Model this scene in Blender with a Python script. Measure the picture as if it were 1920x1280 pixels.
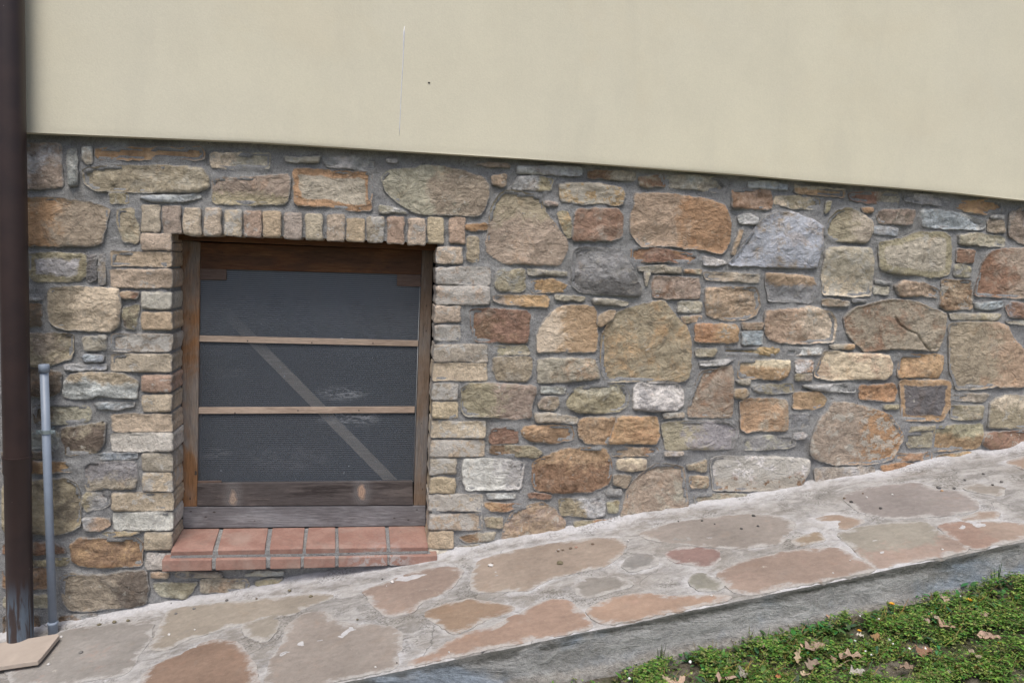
import bpy, bmesh, math, random
import numpy as np
from mathutils import Vector, noise

for o in list(bpy.data.objects):
    bpy.data.objects.remove(o)
scene = bpy.context.scene
COL = scene.collection
random.seed(4)

# ------------------------------------------------------------------ camera
F = 1470.0                        # focal length in pixels of the 1920 px wide photograph
CAM = np.array([0.0, -3.0, 1.55])
YAW, PIT, ROL = math.radians(9.5), math.radians(6.0), math.radians(2.4)
_w = np.array([math.sin(YAW) * math.cos(PIT), math.cos(YAW) * math.cos(PIT), -math.sin(PIT)])
_r = np.array([math.cos(YAW), -math.sin(YAW), 0.0])
_u = np.cross(_r, _w)
_c, _s = math.cos(ROL), math.sin(ROL)
R_ = _c * _r + _s * _u
U_ = -_s * _r + _c * _u
cd = bpy.data.cameras.new('camera')
cam = bpy.data.objects.new('camera', cd)
COL.objects.link(cam)
from mathutils import Matrix
cam.matrix_world = Matrix(((R_[0], U_[0], -_w[0], CAM[0]), (R_[1], U_[1], -_w[1], CAM[1]),
                           (R_[2], U_[2], -_w[2], CAM[2]), (0, 0, 0, 1)))
cd.sensor_width = 36
cd.lens = 36 * F / 1920
cd.clip_end = 500
scene.camera = cam

# ------------------------------------------------------------------ world, sun, exposure
SUN_EL, SUN_AZ = math.radians(63), math.radians(194)     # azimuth: where the sun stands, 180 = behind the camera
world = bpy.data.worlds.new('World')
scene.world = world
world.use_nodes = True
wn = world.node_tree.nodes
wl = world.node_tree.links
wn.clear()
sky = wn.new('ShaderNodeTexSky')
sky.sky_type = 'NISHITA'
sky.sun_disc = False
sky.sun_elevation = SUN_EL
sky.sun_rotation = SUN_AZ
sky.air_density = 1.0
sky.dust_density = 4.0
sky.ozone_density = 0.6
bg = wn.new('ShaderNodeBackground')
bg.inputs[1].default_value = 0.09
wo = wn.new('ShaderNodeOutputWorld')
wl.new(sky.outputs[0], bg.inputs[0])
wl.new(bg.outputs[0], wo.inputs[0])
sl = bpy.data.lights.new('sun', 'SUN')
sl.energy = 1.5
sl.angle = math.radians(24)
sl.color = (1.0, 0.95, 0.88)
so = bpy.data.objects.new('sun', sl)
COL.objects.link(so)
sd = Vector((math.sin(SUN_AZ) * math.cos(SUN_EL), math.cos(SUN_AZ) * math.cos(SUN_EL), math.sin(SUN_EL)))
so.rotation_euler = sd.to_track_quat('Z', 'Y').to_euler()
so.location = (-1, -6, 8)
scene.view_settings.view_transform = 'Standard'
scene.view_settings.look = 'None'
scene.view_settings.exposure = 0.66
scene.render.film_transparent = False

# ------------------------------------------------------------------ photo pixel -> point on a real plane
def ray(x, y):
    return _w * F + R_ * (x - 960) - U_ * (y - 640)

def PY(x, y, Y=-0.03):
    """point on the vertical plane Y seen at a photo pixel"""
    d = ray(x, y)
    return CAM + d * ((Y - CAM[1]) / d[1])

# the sloping path: z = PA + PB x + PC Y ; wall foot at Y=0, outer edge at Y=-PW
PW = 0.75
_pts = [PY(x, y, -0.02) for x, y in [(130, 1170), (400, 1112), (830, 1046), (1000, 1010), (1300, 945), (1500, 912), (1700, 872), (1900, 846)]]
_pts += [PY(x, y, -PW) for x, y in [(780, 1250), (940, 1218), (1100, 1185), (1270, 1150), (1400, 1119), (1640, 1069), (1900, 1014)]]
_A = np.array([[1, p[0], p[1]] for p in _pts])
PA, PB, PC = np.linalg.lstsq(_A, np.array([p[2] for p in _pts]), rcond=None)[0]

def PP(x, y, off=0.0):
    """point on the path plane seen at a photo pixel"""
    d = ray(x, y)
    # CAMz + t dz = PA+off + PB (t dx + CX) + PC (CY + t dy)
    t = (PA + off + PB * CAM[0] + PC * CAM[1] - CAM[2]) / (d[2] - PB * d[0] - PC * d[1])
    return CAM + d * t

_g = [PY(x, y, -PW) for x, y in [(1099, 1272), (1263, 1238), (1507, 1192), (1698, 1146), (1890, 1078)]]
GB, GA = np.polyfit([p[0] for p in _g], [p[2] for p in _g], 1)
def ground_z(x, y):
    xc = min(max(x, -2.5), 5.0)
    return GA + 0.012 + GB * xc + 0.03 * (y + PW)

def PG(x, y, off=0.0):
    """point on the ground seen at a photo pixel"""
    d = ray(x, y)
    t = (GA + off + GB * CAM[0] + 0.03 * (CAM[1] + PW) - CAM[2]) / (d[2] - GB * d[0] - 0.03 * d[1])
    return CAM + d * t

def lin(c):
    out = []
    for v in c[:3]:
        v = v / 255.0
        out.append(v / 12.92 if v <= 0.04045 else ((v + 0.055) / 1.055) ** 2.4)
    return out

# ------------------------------------------------------------------ object helpers
def tag(o, label=None, cat=None, group=None, kind=None):
    if label: o['label'] = label
    if cat: o['category'] = cat
    if group: o['group'] = group
    if kind: o['kind'] = kind
    return o

def empty(name, loc):
    o = bpy.data.objects.new(name, None)
    o.empty_display_size = 0.1
    COL.objects.link(o)
    o.location = loc
    return o

def mk(name, verts, faces, mat, parent=None, smooth=False, attrs=None, origin=None):
    """world-space mesh -> one object whose origin is at its own place"""
    V = np.asarray(verts, dtype=np.float64)
    if origin is None:
        origin = V.mean(axis=0)
    origin = np.asarray(origin, dtype=np.float64)
    me = bpy.data.meshes.new(name)
    me.from_pydata((V - origin).tolist(), [], faces)
    if smooth:
        me.polygons.foreach_set('use_smooth', [True] * len(me.polygons))
    if attrs:
        for an, (typ, data) in attrs.items():
            a = me.attributes.new(an, typ, 'POINT')
            if typ == 'FLOAT':
                a.data.foreach_set('value', np.asarray(data, dtype=np.float32).ravel())
            else:
                a.data.foreach_set('color', np.asarray(data, dtype=np.float32).ravel())
    me.update()
    me.materials.append(mat)
    o = bpy.data.objects.new(name, me)
    COL.objects.link(o)
    if parent is not None:
        o.parent = parent
        w = Vector((0, 0, 0))
        p = parent
        while p is not None:
            w += Vector(p.location)
            p = p.parent
        o.location = Vector(origin.tolist()) - w
    else:
        o.location = origin.tolist()
    return o

class MB:
    """collects shapes for one mesh"""
    def __init__(s): s.v = []; s.f = []
    def add(s, vs, fs):
        n = len(s.v)
        s.v += [tuple(map(float, p)) for p in vs]
        s.f += [tuple(i + n for i in f) for f in fs]
    def hexa(s, a, b):
        """a: 4 points front (ccw seen from outside), b: 4 points back"""
        s.add(list(a) + list(b), [(0, 1, 2, 3), (7, 6, 5, 4), (0, 4, 5, 1), (1, 5, 6, 2), (2, 6, 7, 3), (3, 7, 4, 0)])
    def tube(s, pts, rads, n=16, cap=True):
        pts = [Vector(p) for p in pts]
        rings = []
        for i, p in enumerate(pts):
            a = pts[max(i - 1, 0)]; b = pts[min(i + 1, len(pts) - 1)]
            t = (b - a)
            if t.length < 1e-9: t = Vector((0, 0, 1))
            t.normalize()
            x = t.orthogonal().normalized() if i == 0 else (rings_x - t * rings_x.dot(t)).normalized()
            rings_x = x
            y = t.cross(x)
            rings.append([p + (x * math.cos(2 * math.pi * k / n) + y * math.sin(2 * math.pi * k / n)) * rads[i] for k in range(n)])
        vs = [q for r in rings for q in r]
        fs = []
        for i in range(len(pts) - 1):
            for k in range(n):
                k2 = (k + 1) % n
                fs.append((i * n + k, i * n + k2, (i + 1) * n + k2, (i + 1) * n + k))
        if cap:
            fs.append(tuple(reversed(range(n))))
            fs.append(tuple((len(pts) - 1) * n + k for k in range(n)))
        s.add(vs, fs)
    def build(s, name, mat, parent=None, smooth=False, bevel=0.0, seg=2, origin=None):
        o = mk(name, s.v, s.f, mat, parent, smooth, origin=origin)
        if bevel > 0:
            bm = bmesh.new(); bm.from_mesh(o.data)
            bmesh.ops.bevel(bm, geom=bm.edges[:], offset=bevel, segments=seg, affect='EDGES', profile=0.6)
            bm.to_mesh(o.data); bm.free()
            o.data.polygons.foreach_set('use_smooth', [smooth] * len(o.data.polygons))
        return o

# ------------------------------------------------------------------ materials
class NT:
    def __init__(s, name):
        s.m = bpy.data.materials.new(name); s.m.use_nodes = True
        s.t = s.m.node_tree; s.t.nodes.clear()
        s.out = s.t.nodes.new('ShaderNodeOutputMaterial')
        s.geo = s.t.nodes.new('ShaderNodeNewGeometry')
        s.P = s.geo.outputs['Position']
    def n(s, typ, **kw):
        nd = s.t.nodes.new(typ)
        for k, v in kw.items(): setattr(nd, k, v)
        return nd
    def link(s, a, b): s.t.links.new(a, b)
    def setin(s, sock, v):
        if hasattr(v, 'is_output'): s.link(v, sock)
        elif isinstance(v, (tuple, list)) and len(v) == 3 and sock.type == 'RGBA': sock.default_value = (*v, 1)
        else: sock.default_value = v
    def math(s, op, a, b=0.0, c=None, clamp=False):
        nd = s.n('ShaderNodeMath', operation=op); nd.use_clamp = clamp
        s.setin(nd.inputs[0], a); s.setin(nd.inputs[1], b)
        if c is not None: s.setin(nd.inputs[2], c)
        return nd.outputs[0]
    def mix(s, f, a, b, typ='MIX'):
        nd = s.n('ShaderNodeMix', data_type='RGBA', blend_type=typ)
        s.setin(nd.inputs[0], f); s.setin(nd.inputs[6], a); s.setin(nd.inputs[7], b)
        return nd.outputs[2]
    def scaled(s, vec, sc, off=(0, 0, 0), rot=(0, 0, 0)):
        nd = s.n('ShaderNodeMapping')
        s.link(vec, nd.inputs[0]); nd.inputs[3].default_value = sc; nd.inputs[1].default_value = off; nd.inputs[2].default_value = rot
        return nd.outputs[0]
    def noise(s, scale, detail=4, rough=0.55, dist=0.0, vec=None, col=False):
        nd = s.n('ShaderNodeTexNoise')
        s.link(vec if vec is not None else s.P, nd.inputs['Vector'])
        nd.inputs['Scale'].default_value = scale; nd.inputs['Detail'].default_value = detail
        nd.inputs['Roughness'].default_value = rough; nd.inputs['Distortion'].default_value = dist
        return nd.outputs[1 if col else 0]
    def voro(s, scale, feature='F1', vec=None):
        nd = s.n('ShaderNodeTexVoronoi', feature=feature)
        s.link(vec if vec is not None else s.P, nd.inputs['Vector'])
        nd.inputs['Scale'].default_value = scale
        return nd.outputs['Distance']
    def step(s, v, lo, hi, a=0.0, b=1.0):
        nd = s.n('ShaderNodeMapRange', interpolation_type='SMOOTHSTEP')
        s.setin(nd.inputs[0], v); s.setin(nd.inputs[1], lo); s.setin(nd.inputs[2], hi)
        s.setin(nd.inputs[3], a); s.setin(nd.inputs[4], b)
        return nd.outputs[0]
    def rng(s, v, lo, hi, a=0.0, b=1.0):
        nd = s.n('ShaderNodeMapRange')
        s.setin(nd.inputs[0], v); s.setin(nd.inputs[1], lo); s.setin(nd.inputs[2], hi)
        s.setin(nd.inputs[3], a); s.setin(nd.inputs[4], b)
        return nd.outputs[0]
    def attr(s, name, out='Color'):
        nd = s.n('ShaderNodeAttribute'); nd.attribute_name = name
        return nd.outputs[out]
    def vmul(s, col, f):
        nd = s.n('ShaderNodeVectorMath', operation='SCALE')
        s.setin(nd.inputs[0], col); s.setin(nd.inputs[3], f)
        return nd.outputs[0]
    def bump(s, h, dist, strength=1.0, normal=None):
        nd = s.n('ShaderNodeBump'); nd.inputs['Strength'].default_value = strength
        nd.inputs['Distance'].default_value = dist; s.link(h, nd.inputs['Height'])
        if normal is not None: s.link(normal, nd.inputs['Normal'])
        return nd.outputs[0]
    def bsdf(s, col, rough=0.9, normal=None, spec=0.3, **kw):
        b = s.n('ShaderNodeBsdfPrincipled')
        s.setin(b.inputs['Base Color'], col); s.setin(b.inputs['Roughness'], rough)
        b.inputs['Specular IOR Level'].default_value = spec
        if normal is not None: s.link(normal, b.inputs['Normal'])
        for k, v in kw.items(): s.setin(b.inputs[k], v)
        return b.outputs[0]
    def done(s, sh):
        s.link(sh, s.out.inputs[0]); return s.m

def stone_mat(name, edgecol, elo, ehi, flat=False):
    t = NT(name)
    c1 = t.attr('c1'); c2 = t.attr('c2')
    lime = t.attr('c1', 'Alpha'); strat = t.attr('c2', 'Alpha')
    fac = t.attr('fac', 'Fac'); edge = t.attr('edge', 'Fac')
    n1 = t.noise(7, 8, 0.68, 0.5)
    tt = t.math('ADD', fac, t.math('MULTIPLY', t.math('SUBTRACT', n1, 0.5), 1.5))
    tt = t.math('ADD', tt, t.math('MULTIPLY', t.math('SUBTRACT', t.noise(33, 6, 0.7), 0.5), 0.7))
    col = t.mix(t.step(tt, 0.36, 0.66), c1, c2)
    # bedding streaks
    sv = t.scaled(t.P, (1, 1, 4)) if not flat else t.scaled(t.P, (1, 2.5, 1), rot=(0, 0, 0.5))
    ns = t.noise(11, 6, 0.62, 0.5, vec=sv)
    k1 = t.rng(ns, 0.3, 0.7, 0.84, 1.16) if not flat else t.rng(ns, 0.3, 0.7, 0.92, 1.08)
    nb = t.noise(48, 8, 0.72)
    k2 = t.rng(nb, 0.31, 0.69, 0.50, 1.50) if not flat else t.rng(nb, 0.28, 0.72, 0.84, 1.14)
    if not flat: k2 = t.math('ADD', t.math('MULTIPLY', t.math('SUBTRACT', k2, 1.0), t.rng(strat, 0, 1, 0.45, 1.1)), 1.0)
    nl = t.noise(4.3, 3, 0.5)
    k3 = t.rng(nl, 0.3, 0.7, 0.86, 1.14)
    col = t.vmul(col, t.math('MULTIPLY', t.math('MULTIPLY', k1, k2), k3))
    # hue wander
    nh = t.noise(17, 5, 0.6, col=True)
    hue = t.mix(1.0, nh, (0.5, 0.5, 0.5), 'SUBTRACT')
    # rusty tint in places
    rust = t.step(t.noise(9.7, 7, 0.65, 0.8), 0.56, 0.70)
    col = t.mix(t.math('MULTIPLY', rust, 0.40 if not flat else 0.15), col, t.mix(1.0, col, (1.13, 0.91, 0.72), 'MULTIPLY'))
    grey = t.step(t.noise(13.1, 7, 0.65, 0.3), 0.55, 0.72)
    col = t.mix(t.math('MULTIPLY', grey, 0.42 if not flat else 0.2), col, (0.26, 0.25, 0.225))
    if not flat:
        dk = t.step(t.noise(15.7, 9, 0.72, 0.6, vec=t.scaled(t.P, (1, 1, 1.5), (5, 9, 2))), 0.55, 0.68)
        col = t.mix(t.math('MULTIPLY', dk, 0.50), col, (0.085, 0.072, 0.060))
        cr = t.step(t.noise(27, 10, 0.74, 0.2, vec=t.scaled(t.P, (1, 1, 1.3), (1, 4, 8))), 0.57, 0.63)
        col = t.mix(t.math('MULTIPLY', cr, 0.42), col, t.mix(0.5, col, (0.46, 0.42, 0.35)))
    if not flat: col = t.mix(1.0, col, (1.34, 1.33, 1.30), 'MULTIPLY')
    # lime / efflorescence with hard ragged edges
    nlm = t.noise(21, 10, 0.70, 0.3)
    thr = t.math('SUBTRACT', 0.66, t.math('MULTIPLY', lime, 0.26))
    lm = t.step(t.math('SUBTRACT', nlm, thr), 0.0, 0.05)
    col = t.mix(t.math('MULTIPLY', lm, 0.75), col, (0.50, 0.48, 0.43))
    # pits and specks
    np_ = t.noise(120, 4, 0.6)
    pit = t.step(np_, 0.66, 0.74)
    col = t.mix(t.math('MULTIPLY', pit, 0.55 if not flat else 0.25), col, (0.045, 0.04, 0.035))
    sp = t.step(t.noise(160, 3, 0.6, vec=t.scaled(t.P, (1, 1, 1), (3, 5, 7))), 0.69, 0.75)
    col = t.mix(t.math('MULTIPLY', sp, 0.6), col, (0.55, 0.53, 0.50))
    # mortar smeared over the arrises
    ne = t.noise(38, 6, 0.7) if not flat else t.noise(13, 9, 0.68, 0.4, vec=t.scaled(t.P, (1, 1.5, 1), rot=(0, 0, 0.3)))
    e = t.step(t.math('ADD', edge, t.math('MULTIPLY', t.math('SUBTRACT', ne, 0.5), 1.3 if not flat else 2.6)), elo, ehi, 1.0, 0.0)
    nm = t.rng(t.noise(90, 4, 0.7), 0.3, 0.7, 0.75, 1.2)
    col = t.mix(t.math('MULTIPLY', e, 0.8), col, t.vmul(edgecol, nm))
    hb = t.math('ADD', t.math('MULTIPLY', nb, 1.0), t.math('MULTIPLY', np_, -0.35 if not flat else -0.15))
    hb = t.math('ADD', hb, t.math('MULTIPLY', t.noise(260, 3, 0.6), 0.25))
    nrm = t.bump(hb, 0.0095 if not flat else 0.0035, 1.0)
    if not flat: t.link(t.rng(strat, 0, 1, 0.30, 1.0), nrm.node.inputs['Strength'])
    if not flat:
        big = t.math('ABSOLUTE', t.math('SUBTRACT', t.noise(16, 8, 0.62, 0.4, vec=t.scaled(t.P, (1, 1, 1.25), rot=(0, 0.3, 0))), 0.5))
        nrm = t.bump(big, 0.030, 1.0, nrm)
    return t.done(t.bsdf(col, 0.92, nrm, 0.25))

M = {}
M['stone'] = stone_mat('field_stone', (0.33, 0.325, 0.315), 0.0, 0.30)
M['flag'] = stone_mat('sandstone_flag', (0.44, 0.43, 0.42), -0.05, 0.45, flat=True)

def brick_mat():
    t = NT('pale_clay_brick')
    c1 = t.attr('c1'); lime = t.attr('c1', 'Alpha'); edge = t.attr('edge', 'Fac')
    k = t.rng(t.noise(14, 5, 0.6), 0.3, 0.7, 0.85, 1.15)
    nb = t.noise(70, 8, 0.75)
    k2 = t.rng(nb, 0.30, 0.70, 0.62, 1.32)
    col = t.vmul(c1, t.math('MULTIPLY', k, k2))
    lm = t.step(t.math('SUBTRACT', t.noise(24, 9, 0.7, 0.4), t.math('SUBTRACT', 0.68, t.math('MULTIPLY', lime, 0.28))), 0, 0.07)
    col = t.mix(t.math('MULTIPLY', lm, 0.75), col, (0.62, 0.61, 0.585))
    dk = t.step(t.noise(30, 9, 0.75, 0.8, vec=t.scaled(t.P, (1, 1, 1), (9, 2, 4))), 0.58, 0.68)
    col = t.mix(t.math('MULTIPLY', dk, 0.60), col, (0.15, 0.12, 0.10))
    pit = t.step(t.noise(150, 4, 0.6), 0.65, 0.73)
    col = t.mix(t.math('MULTIPLY', pit, 0.5), col, (0.07, 0.06, 0.05))
    e = t.step(t.math('ADD', edge, t.math('MULTIPLY', t.math('SUBTRACT', t.noise(50, 6, 0.7), 0.5), 1.2)), 0.0, 0.35, 1.0, 0.0)
    col = t.mix(t.math('MULTIPLY', e, 0.6), col, (0.27, 0.26, 0.25))
    nrm = t.bump(t.math('SUBTRACT', nb, t.math('MULTIPLY', t.noise(150, 4, 0.6), 0.4)), 0.013, 1.0)
    return t.done(t.bsdf(col, 0.93, nrm, 0.2))
M['brick'] = brick_mat()

def mortar_mat():
    t = NT('grey_mortar')
    nb = t.noise(60, 8, 0.75); nf = t.noise(240, 4, 0.7)
    col = t.mix(t.step(t.noise(6, 5, 0.6), 0.35, 0.65), (0.325, 0.330, 0.342), (0.400, 0.402, 0.402))
    col = t.vmul(col, t.math('MULTIPLY', t.rng(nb, 0.28, 0.72, 0.72, 1.25), t.rng(nf, 0.3, 0.7, 0.78, 1.2)))
    wh = t.step(t.noise(10, 8, 0.7, 0.5), 0.60, 0.70)
    col = t.mix(t.math('MULTIPLY', wh, 0.55), col, (0.54, 0.54, 0.545))
    dkm = t.step(t.noise(7.5, 7, 0.68, 0.6, vec=t.scaled(t.P, (1, 1, 1), (3, 3, 9))), 0.52, 0.66)
    col = t.mix(t.math('MULTIPLY', dkm, 0.40), col, (0.20, 0.19, 0.175))
    pit = t.step(t.noise(110, 4, 0.6), 0.64, 0.72)
    col = t.mix(t.math('MULTIPLY', pit, 0.6), col, (0.07, 0.068, 0.065))
    h = t.math('ADD', t.math('ADD', nb, t.math('MULTIPLY', nf, 0.45)), t.math('MULTIPLY', pit, -0.25))
    return t.done(t.bsdf(col, 0.95, t.bump(h, 0.010, 1.0), 0.2))
M['mortar'] = mortar_mat()

def plaster_mat():
    t = NT('cream_plaster')
    big = t.noise(0.9, 4, 0.55, 0.3); mid = t.noise(5, 5, 0.6)
    col = t.mix(t.rng(big, 0.3, 0.7), (0.725, 0.690, 0.545), (0.675, 0.648, 0.535))
    col = t.vmul(col, t.math('MULTIPLY', t.rng(mid, 0.3, 0.7, 0.965, 1.03), t.rng(t.noise(180, 3, 0.7), 0.3, 0.7, 0.96, 1.04)))
    stk = t.step(t.noise(2.6, 6, 0.62, 0.3, vec=t.scaled(t.P, (1.8, 1, 0.35))), 0.50, 0.72)
    col = t.mix(t.math('MULTIPLY', stk, 0.16), col, (0.50, 0.485, 0.42))
    blot = t.step(t.noise(1.7, 7, 0.65, 0.5, vec=t.scaled(t.P, (1, 1, 1), (8, 3, 2))), 0.52, 0.70)
    col = t.mix(t.math('MULTIPLY', blot, 0.20), col, (0.66, 0.58, 0.42))
    f = t.noise(170, 4, 0.65); g = t.noise(40, 3, 0.6, vec=t.P)
    h = t.math('ADD', f, t.math('MULTIPLY', g, 0.4))
    return t.done(t.bsdf(col, 0.9, t.bump(h, 0.0008, 0.7), 0.2))
M['plaster'] = plaster_mat()

def path_mat():
    t = NT('lime_washed_path_mortar')
    w = t.attr('fac', 'Fac')
    sv = t.scaled(t.P, (1, 2.0, 1), rot=(0, 0, 0.35))
    st = t.noise(9, 8, 0.7, 0.8, vec=sv)
    col = t.mix(t.step(st, 0.36, 0.62), (0.25, 0.242, 0.232), (0.43, 0.42, 0.412))
    col = t.mix(t.step(t.noise(3.2, 5, 0.6), 0.42, 0.62), col, t.mix(0.6, col, (0.27, 0.25, 0.225)))
    w = t.step(t.math('ADD', w, t.math('MULTIPLY', t.math('SUBTRACT', t.noise(18, 8, 0.7, 0.6, vec=t.scaled(t.P, (1, 1.6, 1), rot=(0, 0, 0.3))), 0.5), 1.8)), 0.0, 0.75)
    col = t.mix(t.math('MULTIPLY', w, 0.9), col, (0.54, 0.54, 0.56))
    # gritty bare patches
    gz = t.step(t.noise(5.1, 6, 0.6), 0.50, 0.62)
    gr = t.step(t.noise(120, 5, 0.75), 0.47, 0.60)
    col = t.mix(t.math('MULTIPLY', t.math('MULTIPLY', gz, gr), 0.75), col, (0.11, 0.105, 0.09))
    nb = t.noise(45, 8, 0.7); nf = t.noise(200, 4, 0.7)
    col = t.vmul(col, t.math('MULTIPLY', t.rng(nb, 0.28, 0.72, 0.82, 1.15), t.rng(nf, 0.3, 0.7, 0.88, 1.1)))
    # hairline cracks
    cw = t.n('ShaderNodeVectorMath', operation='ADD')
    t.link(t.P, cw.inputs[0])
    wob = t.n('ShaderNodeVectorMath', operation='SCALE'); t.link(t.noise(6, 4, 0.6, col=True), wob.inputs[0]); wob.inputs[3].default_value = 0.12
    t.link(wob.outputs[0], cw.inputs[1])
    vd = t.voro(2.3, 'DISTANCE_TO_EDGE', cw.outputs[0])
    cr = t.step(vd, 0.0, 0.006, 1.0, 0.0)
    cr = t.math('MULTIPLY', cr, t.step(t.noise(2.0, 2, 0.5), 0.50, 0.58))
    col = t.mix(t.math('MULTIPLY', cr, 0.6), col, (0.09, 0.09, 0.09))
    h = t.math('ADD', nb, t.math('MULTIPLY', nf, 0.4))
    return t.done(t.bsdf(col, 0.93, t.bump(h, 0.006, 0.9), 0.2))
M['path'] = path_mat()

def kerb_mat():
    t = NT('board_marked_concrete')
    rot = (0, math.atan(PB), 0)
    sv = t.scaled(t.P, (1, 1, 3.2), rot=rot)
    st = t.noise(5, 10, 0.70, 1.2, vec=sv)
    col = t.mix(t.step(st, 0.30, 0.70), (0.27, 0.268, 0.262), (0.47, 0.47, 0.472))
    col = t.mix(t.step(t.noise(3.2, 4, 0.6, 0.5), 0.45, 0.62), col, t.mix(1.0, col, (0.80, 0.93, 1.10), 'MULTIPLY'))
    up = t.attr('fac', 'Fac')           # 1 along the top arris: damp algae band, below -0.8 the rough footing
    ft = t.step(t.math('ADD', up, t.math('MULTIPLY', t.math('SUBTRACT', t.noise(9, 5, 0.6), 0.5), 0.9)), -1.0, -0.6, 1.0, 0.0)
    col = t.mix(t.math('MULTIPLY', ft, 0.8), col, t.mix(t.step(t.noise(30, 8, 0.75), 0.4, 0.6), (0.30, 0.275, 0.25), (0.42, 0.395, 0.365)))
    alg = t.step(t.math('ADD', up, t.math('MULTIPLY', t.math('SUBTRACT', t.noise(7, 7, 0.65, 0.5, vec=t.scaled(t.P, (1, 1, 3), rot=rot)), 0.5), 1.8)), 0.45, 0.85)
    col = t.mix(t.math('MULTIPLY', alg, 0.75), col, (0.062, 0.062, 0.052))
    dm = t.step(t.noise(4.5, 7, 0.65, 1.0, vec=t.scaled(t.P, (1, 1, 2.5), (4, 4, 4))), 0.56, 0.68)
    col = t.mix(t.math('MULTIPLY', dm, 0.45), col, (0.10, 0.10, 0.09))
    nb = t.noise(60, 8, 0.72)
    col = t.vmul(col, t.rng(nb, 0.28, 0.72, 0.75, 1.22))
    pit = t.step(t.noise(90, 3, 0.5), 0.68, 0.75)
    col = t.mix(t.math('MULTIPLY', pit, 0.5), col, (0.05, 0.05, 0.05))
    h = t.math('ADD', t.math('MULTIPLY', st, 1.3), t.math('MULTIPLY', nb, 0.9))
    return t.done(t.bsdf(col, 0.92, t.bump(h, 0.010, 1.0), 0.25))
M['kerb'] = kerb_mat()

def wood_mat(name, a, b, c, vertical=False, knots=None, dark=0.5):
    t = NT(name)
    sc = (9, 9, 0.9) if vertical else (0.9, 9, 9)
    v = t.scaled(t.P, sc)
    wv = t.n('ShaderNodeVectorMath', operation='ADD')
    t.link(v, wv.inputs[0])
    nn = t.n('ShaderNodeVectorMath', operation='SCALE'); t.link(t.noise(2.3, 3, 0.5, col=True, vec=v), nn.inputs[0]); nn.inputs[3].default_value = 0.9
    t.link(nn.outputs[0], wv.inputs[1])
    g = t.noise(4, 8, 0.65, 1.0, vec=wv.outputs[0])
    f = t.noise(22, 6, 0.7, 0.3, vec=v)
    col = t.mix(t.step(g, 0.35, 0.65), a, b)
    col = t.mix(t.step(t.noise(2.6, 4, 0.6, 0.5, vec=t.scaled(t.P, (1.5, 3, 1.2) if vertical else (1.5, 3, 4))), 0.42, 0.6), col, c)
    col = t.vmul(col, t.rng(f, 0.3, 0.7, 0.68, 1.28))
    st = t.step(t.noise(8, 7, 0.7, 1.5, vec=v), 0.57, 0.68)
    col = t.mix(t.math('MULTIPLY', st, dark), col, (0.03, 0.022, 0.018))
    for (kx, ky, kz, kr, kc) in (knots or []):
        d = t.n('ShaderNodeVectorMath', operation='SUBTRACT'); t.link(t.P, d.inputs[0]); d.inputs[1].default_value = (kx, ky, kz)
        s2 = t.n('ShaderNodeVectorMath', operation='MULTIPLY'); t.link(d.outputs[0], s2.inputs[0]); s2.inputs[1].default_value = (1, 0, 0.48)
        ln = t.n('ShaderNodeVectorMath', operation='LENGTH'); t.link(s2.outputs[0], ln.inputs[0])
        rr = t.math('ADD', ln.outputs['Value'], t.math('MULTIPLY', t.math('SUBTRACT', t.noise(30, 6, 0.7), 0.5), 0.030))
        ring = t.rng(t.math('SINE', t.math('MULTIPLY', rr, 900)), -1, 1, 0.80, 1.15)
        halo = t.step(rr, kr * 0.6, kr * 2.6, 1.0, 0.0)
        col = t.mix(t.math('MULTIPLY', halo, 0.45), col, t.vmul((0.20, 0.195, 0.20), ring))
        core = t.step(rr, kr * 0.35, kr * 0.95, 0.9, 0.0)
        col = t.mix(core, col, t.vmul(kc, ring))
    return t.done(t.bsdf(col, 0.75, t.bump(t.math('ADD', f, g), 0.002, 0.8), 0.25))

def simple_mat(name, col, rough=0.6, var=0.15, scale=30, bump=0.001, spec=0.4, metal=0.0):
    t = NT(name)
    n = t.noise(scale, 6, 0.65)
    c = t.vmul(col, t.rng(n, 0.3, 0.7, 1 - var, 1 + var))
    return t.done(t.bsdf(c, rough, t.bump(n, bump, 0.7), spec, Metallic=metal))

# ------------------------------------------------------------------ traced stones
CR = {'a': (0, 220, 4), 'b': (400, 220, 4), 'c': (800, 260, 4), 'd': (1200, 290, 4), 'e': (1500, 330, 4.5714),
      'f': (800, 540, 4.5714), 'g': (1160, 540, 4.5714), 'h': (1500, 560, 4.5714), 'i': (800, 780, 4.5714),
      'j': (1160, 760, 4.5714), 'k': (1500, 720, 4.5714), 'l': (0, 460, 5.3333), 'm': (0, 660, 5.3333),
      'n': (0, 880, 5.3333), 'o': (0, 1000, 4.5714), 'p': (360, 1000, 4), 'q': (180, 370, 4.7407), 'r': (180, 620, 4.7407),
      's': (300, 420, 3.5556), 't': (300, 740, 3.5556), 'z': (0, 0, 1)}
PAL = {'G': (128, 129, 130), 'g': (158, 159, 158), 'W': (188, 187, 184), 'T': (156, 134, 110), 'B': (124, 98, 74),
       'O': (154, 117, 82), 'Y': (166, 137, 92), 'L': (142, 133, 108), 'P': (142, 127, 112), 'D': (98, 88, 77),
       'S': (138, 147, 155), 'C': (186, 170, 145), 'R': (128, 98, 79), 'M': (126, 125, 128), 'A': (152, 145, 128),
       'K': (96, 95, 96), 'N': (160, 132, 96)}
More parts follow.
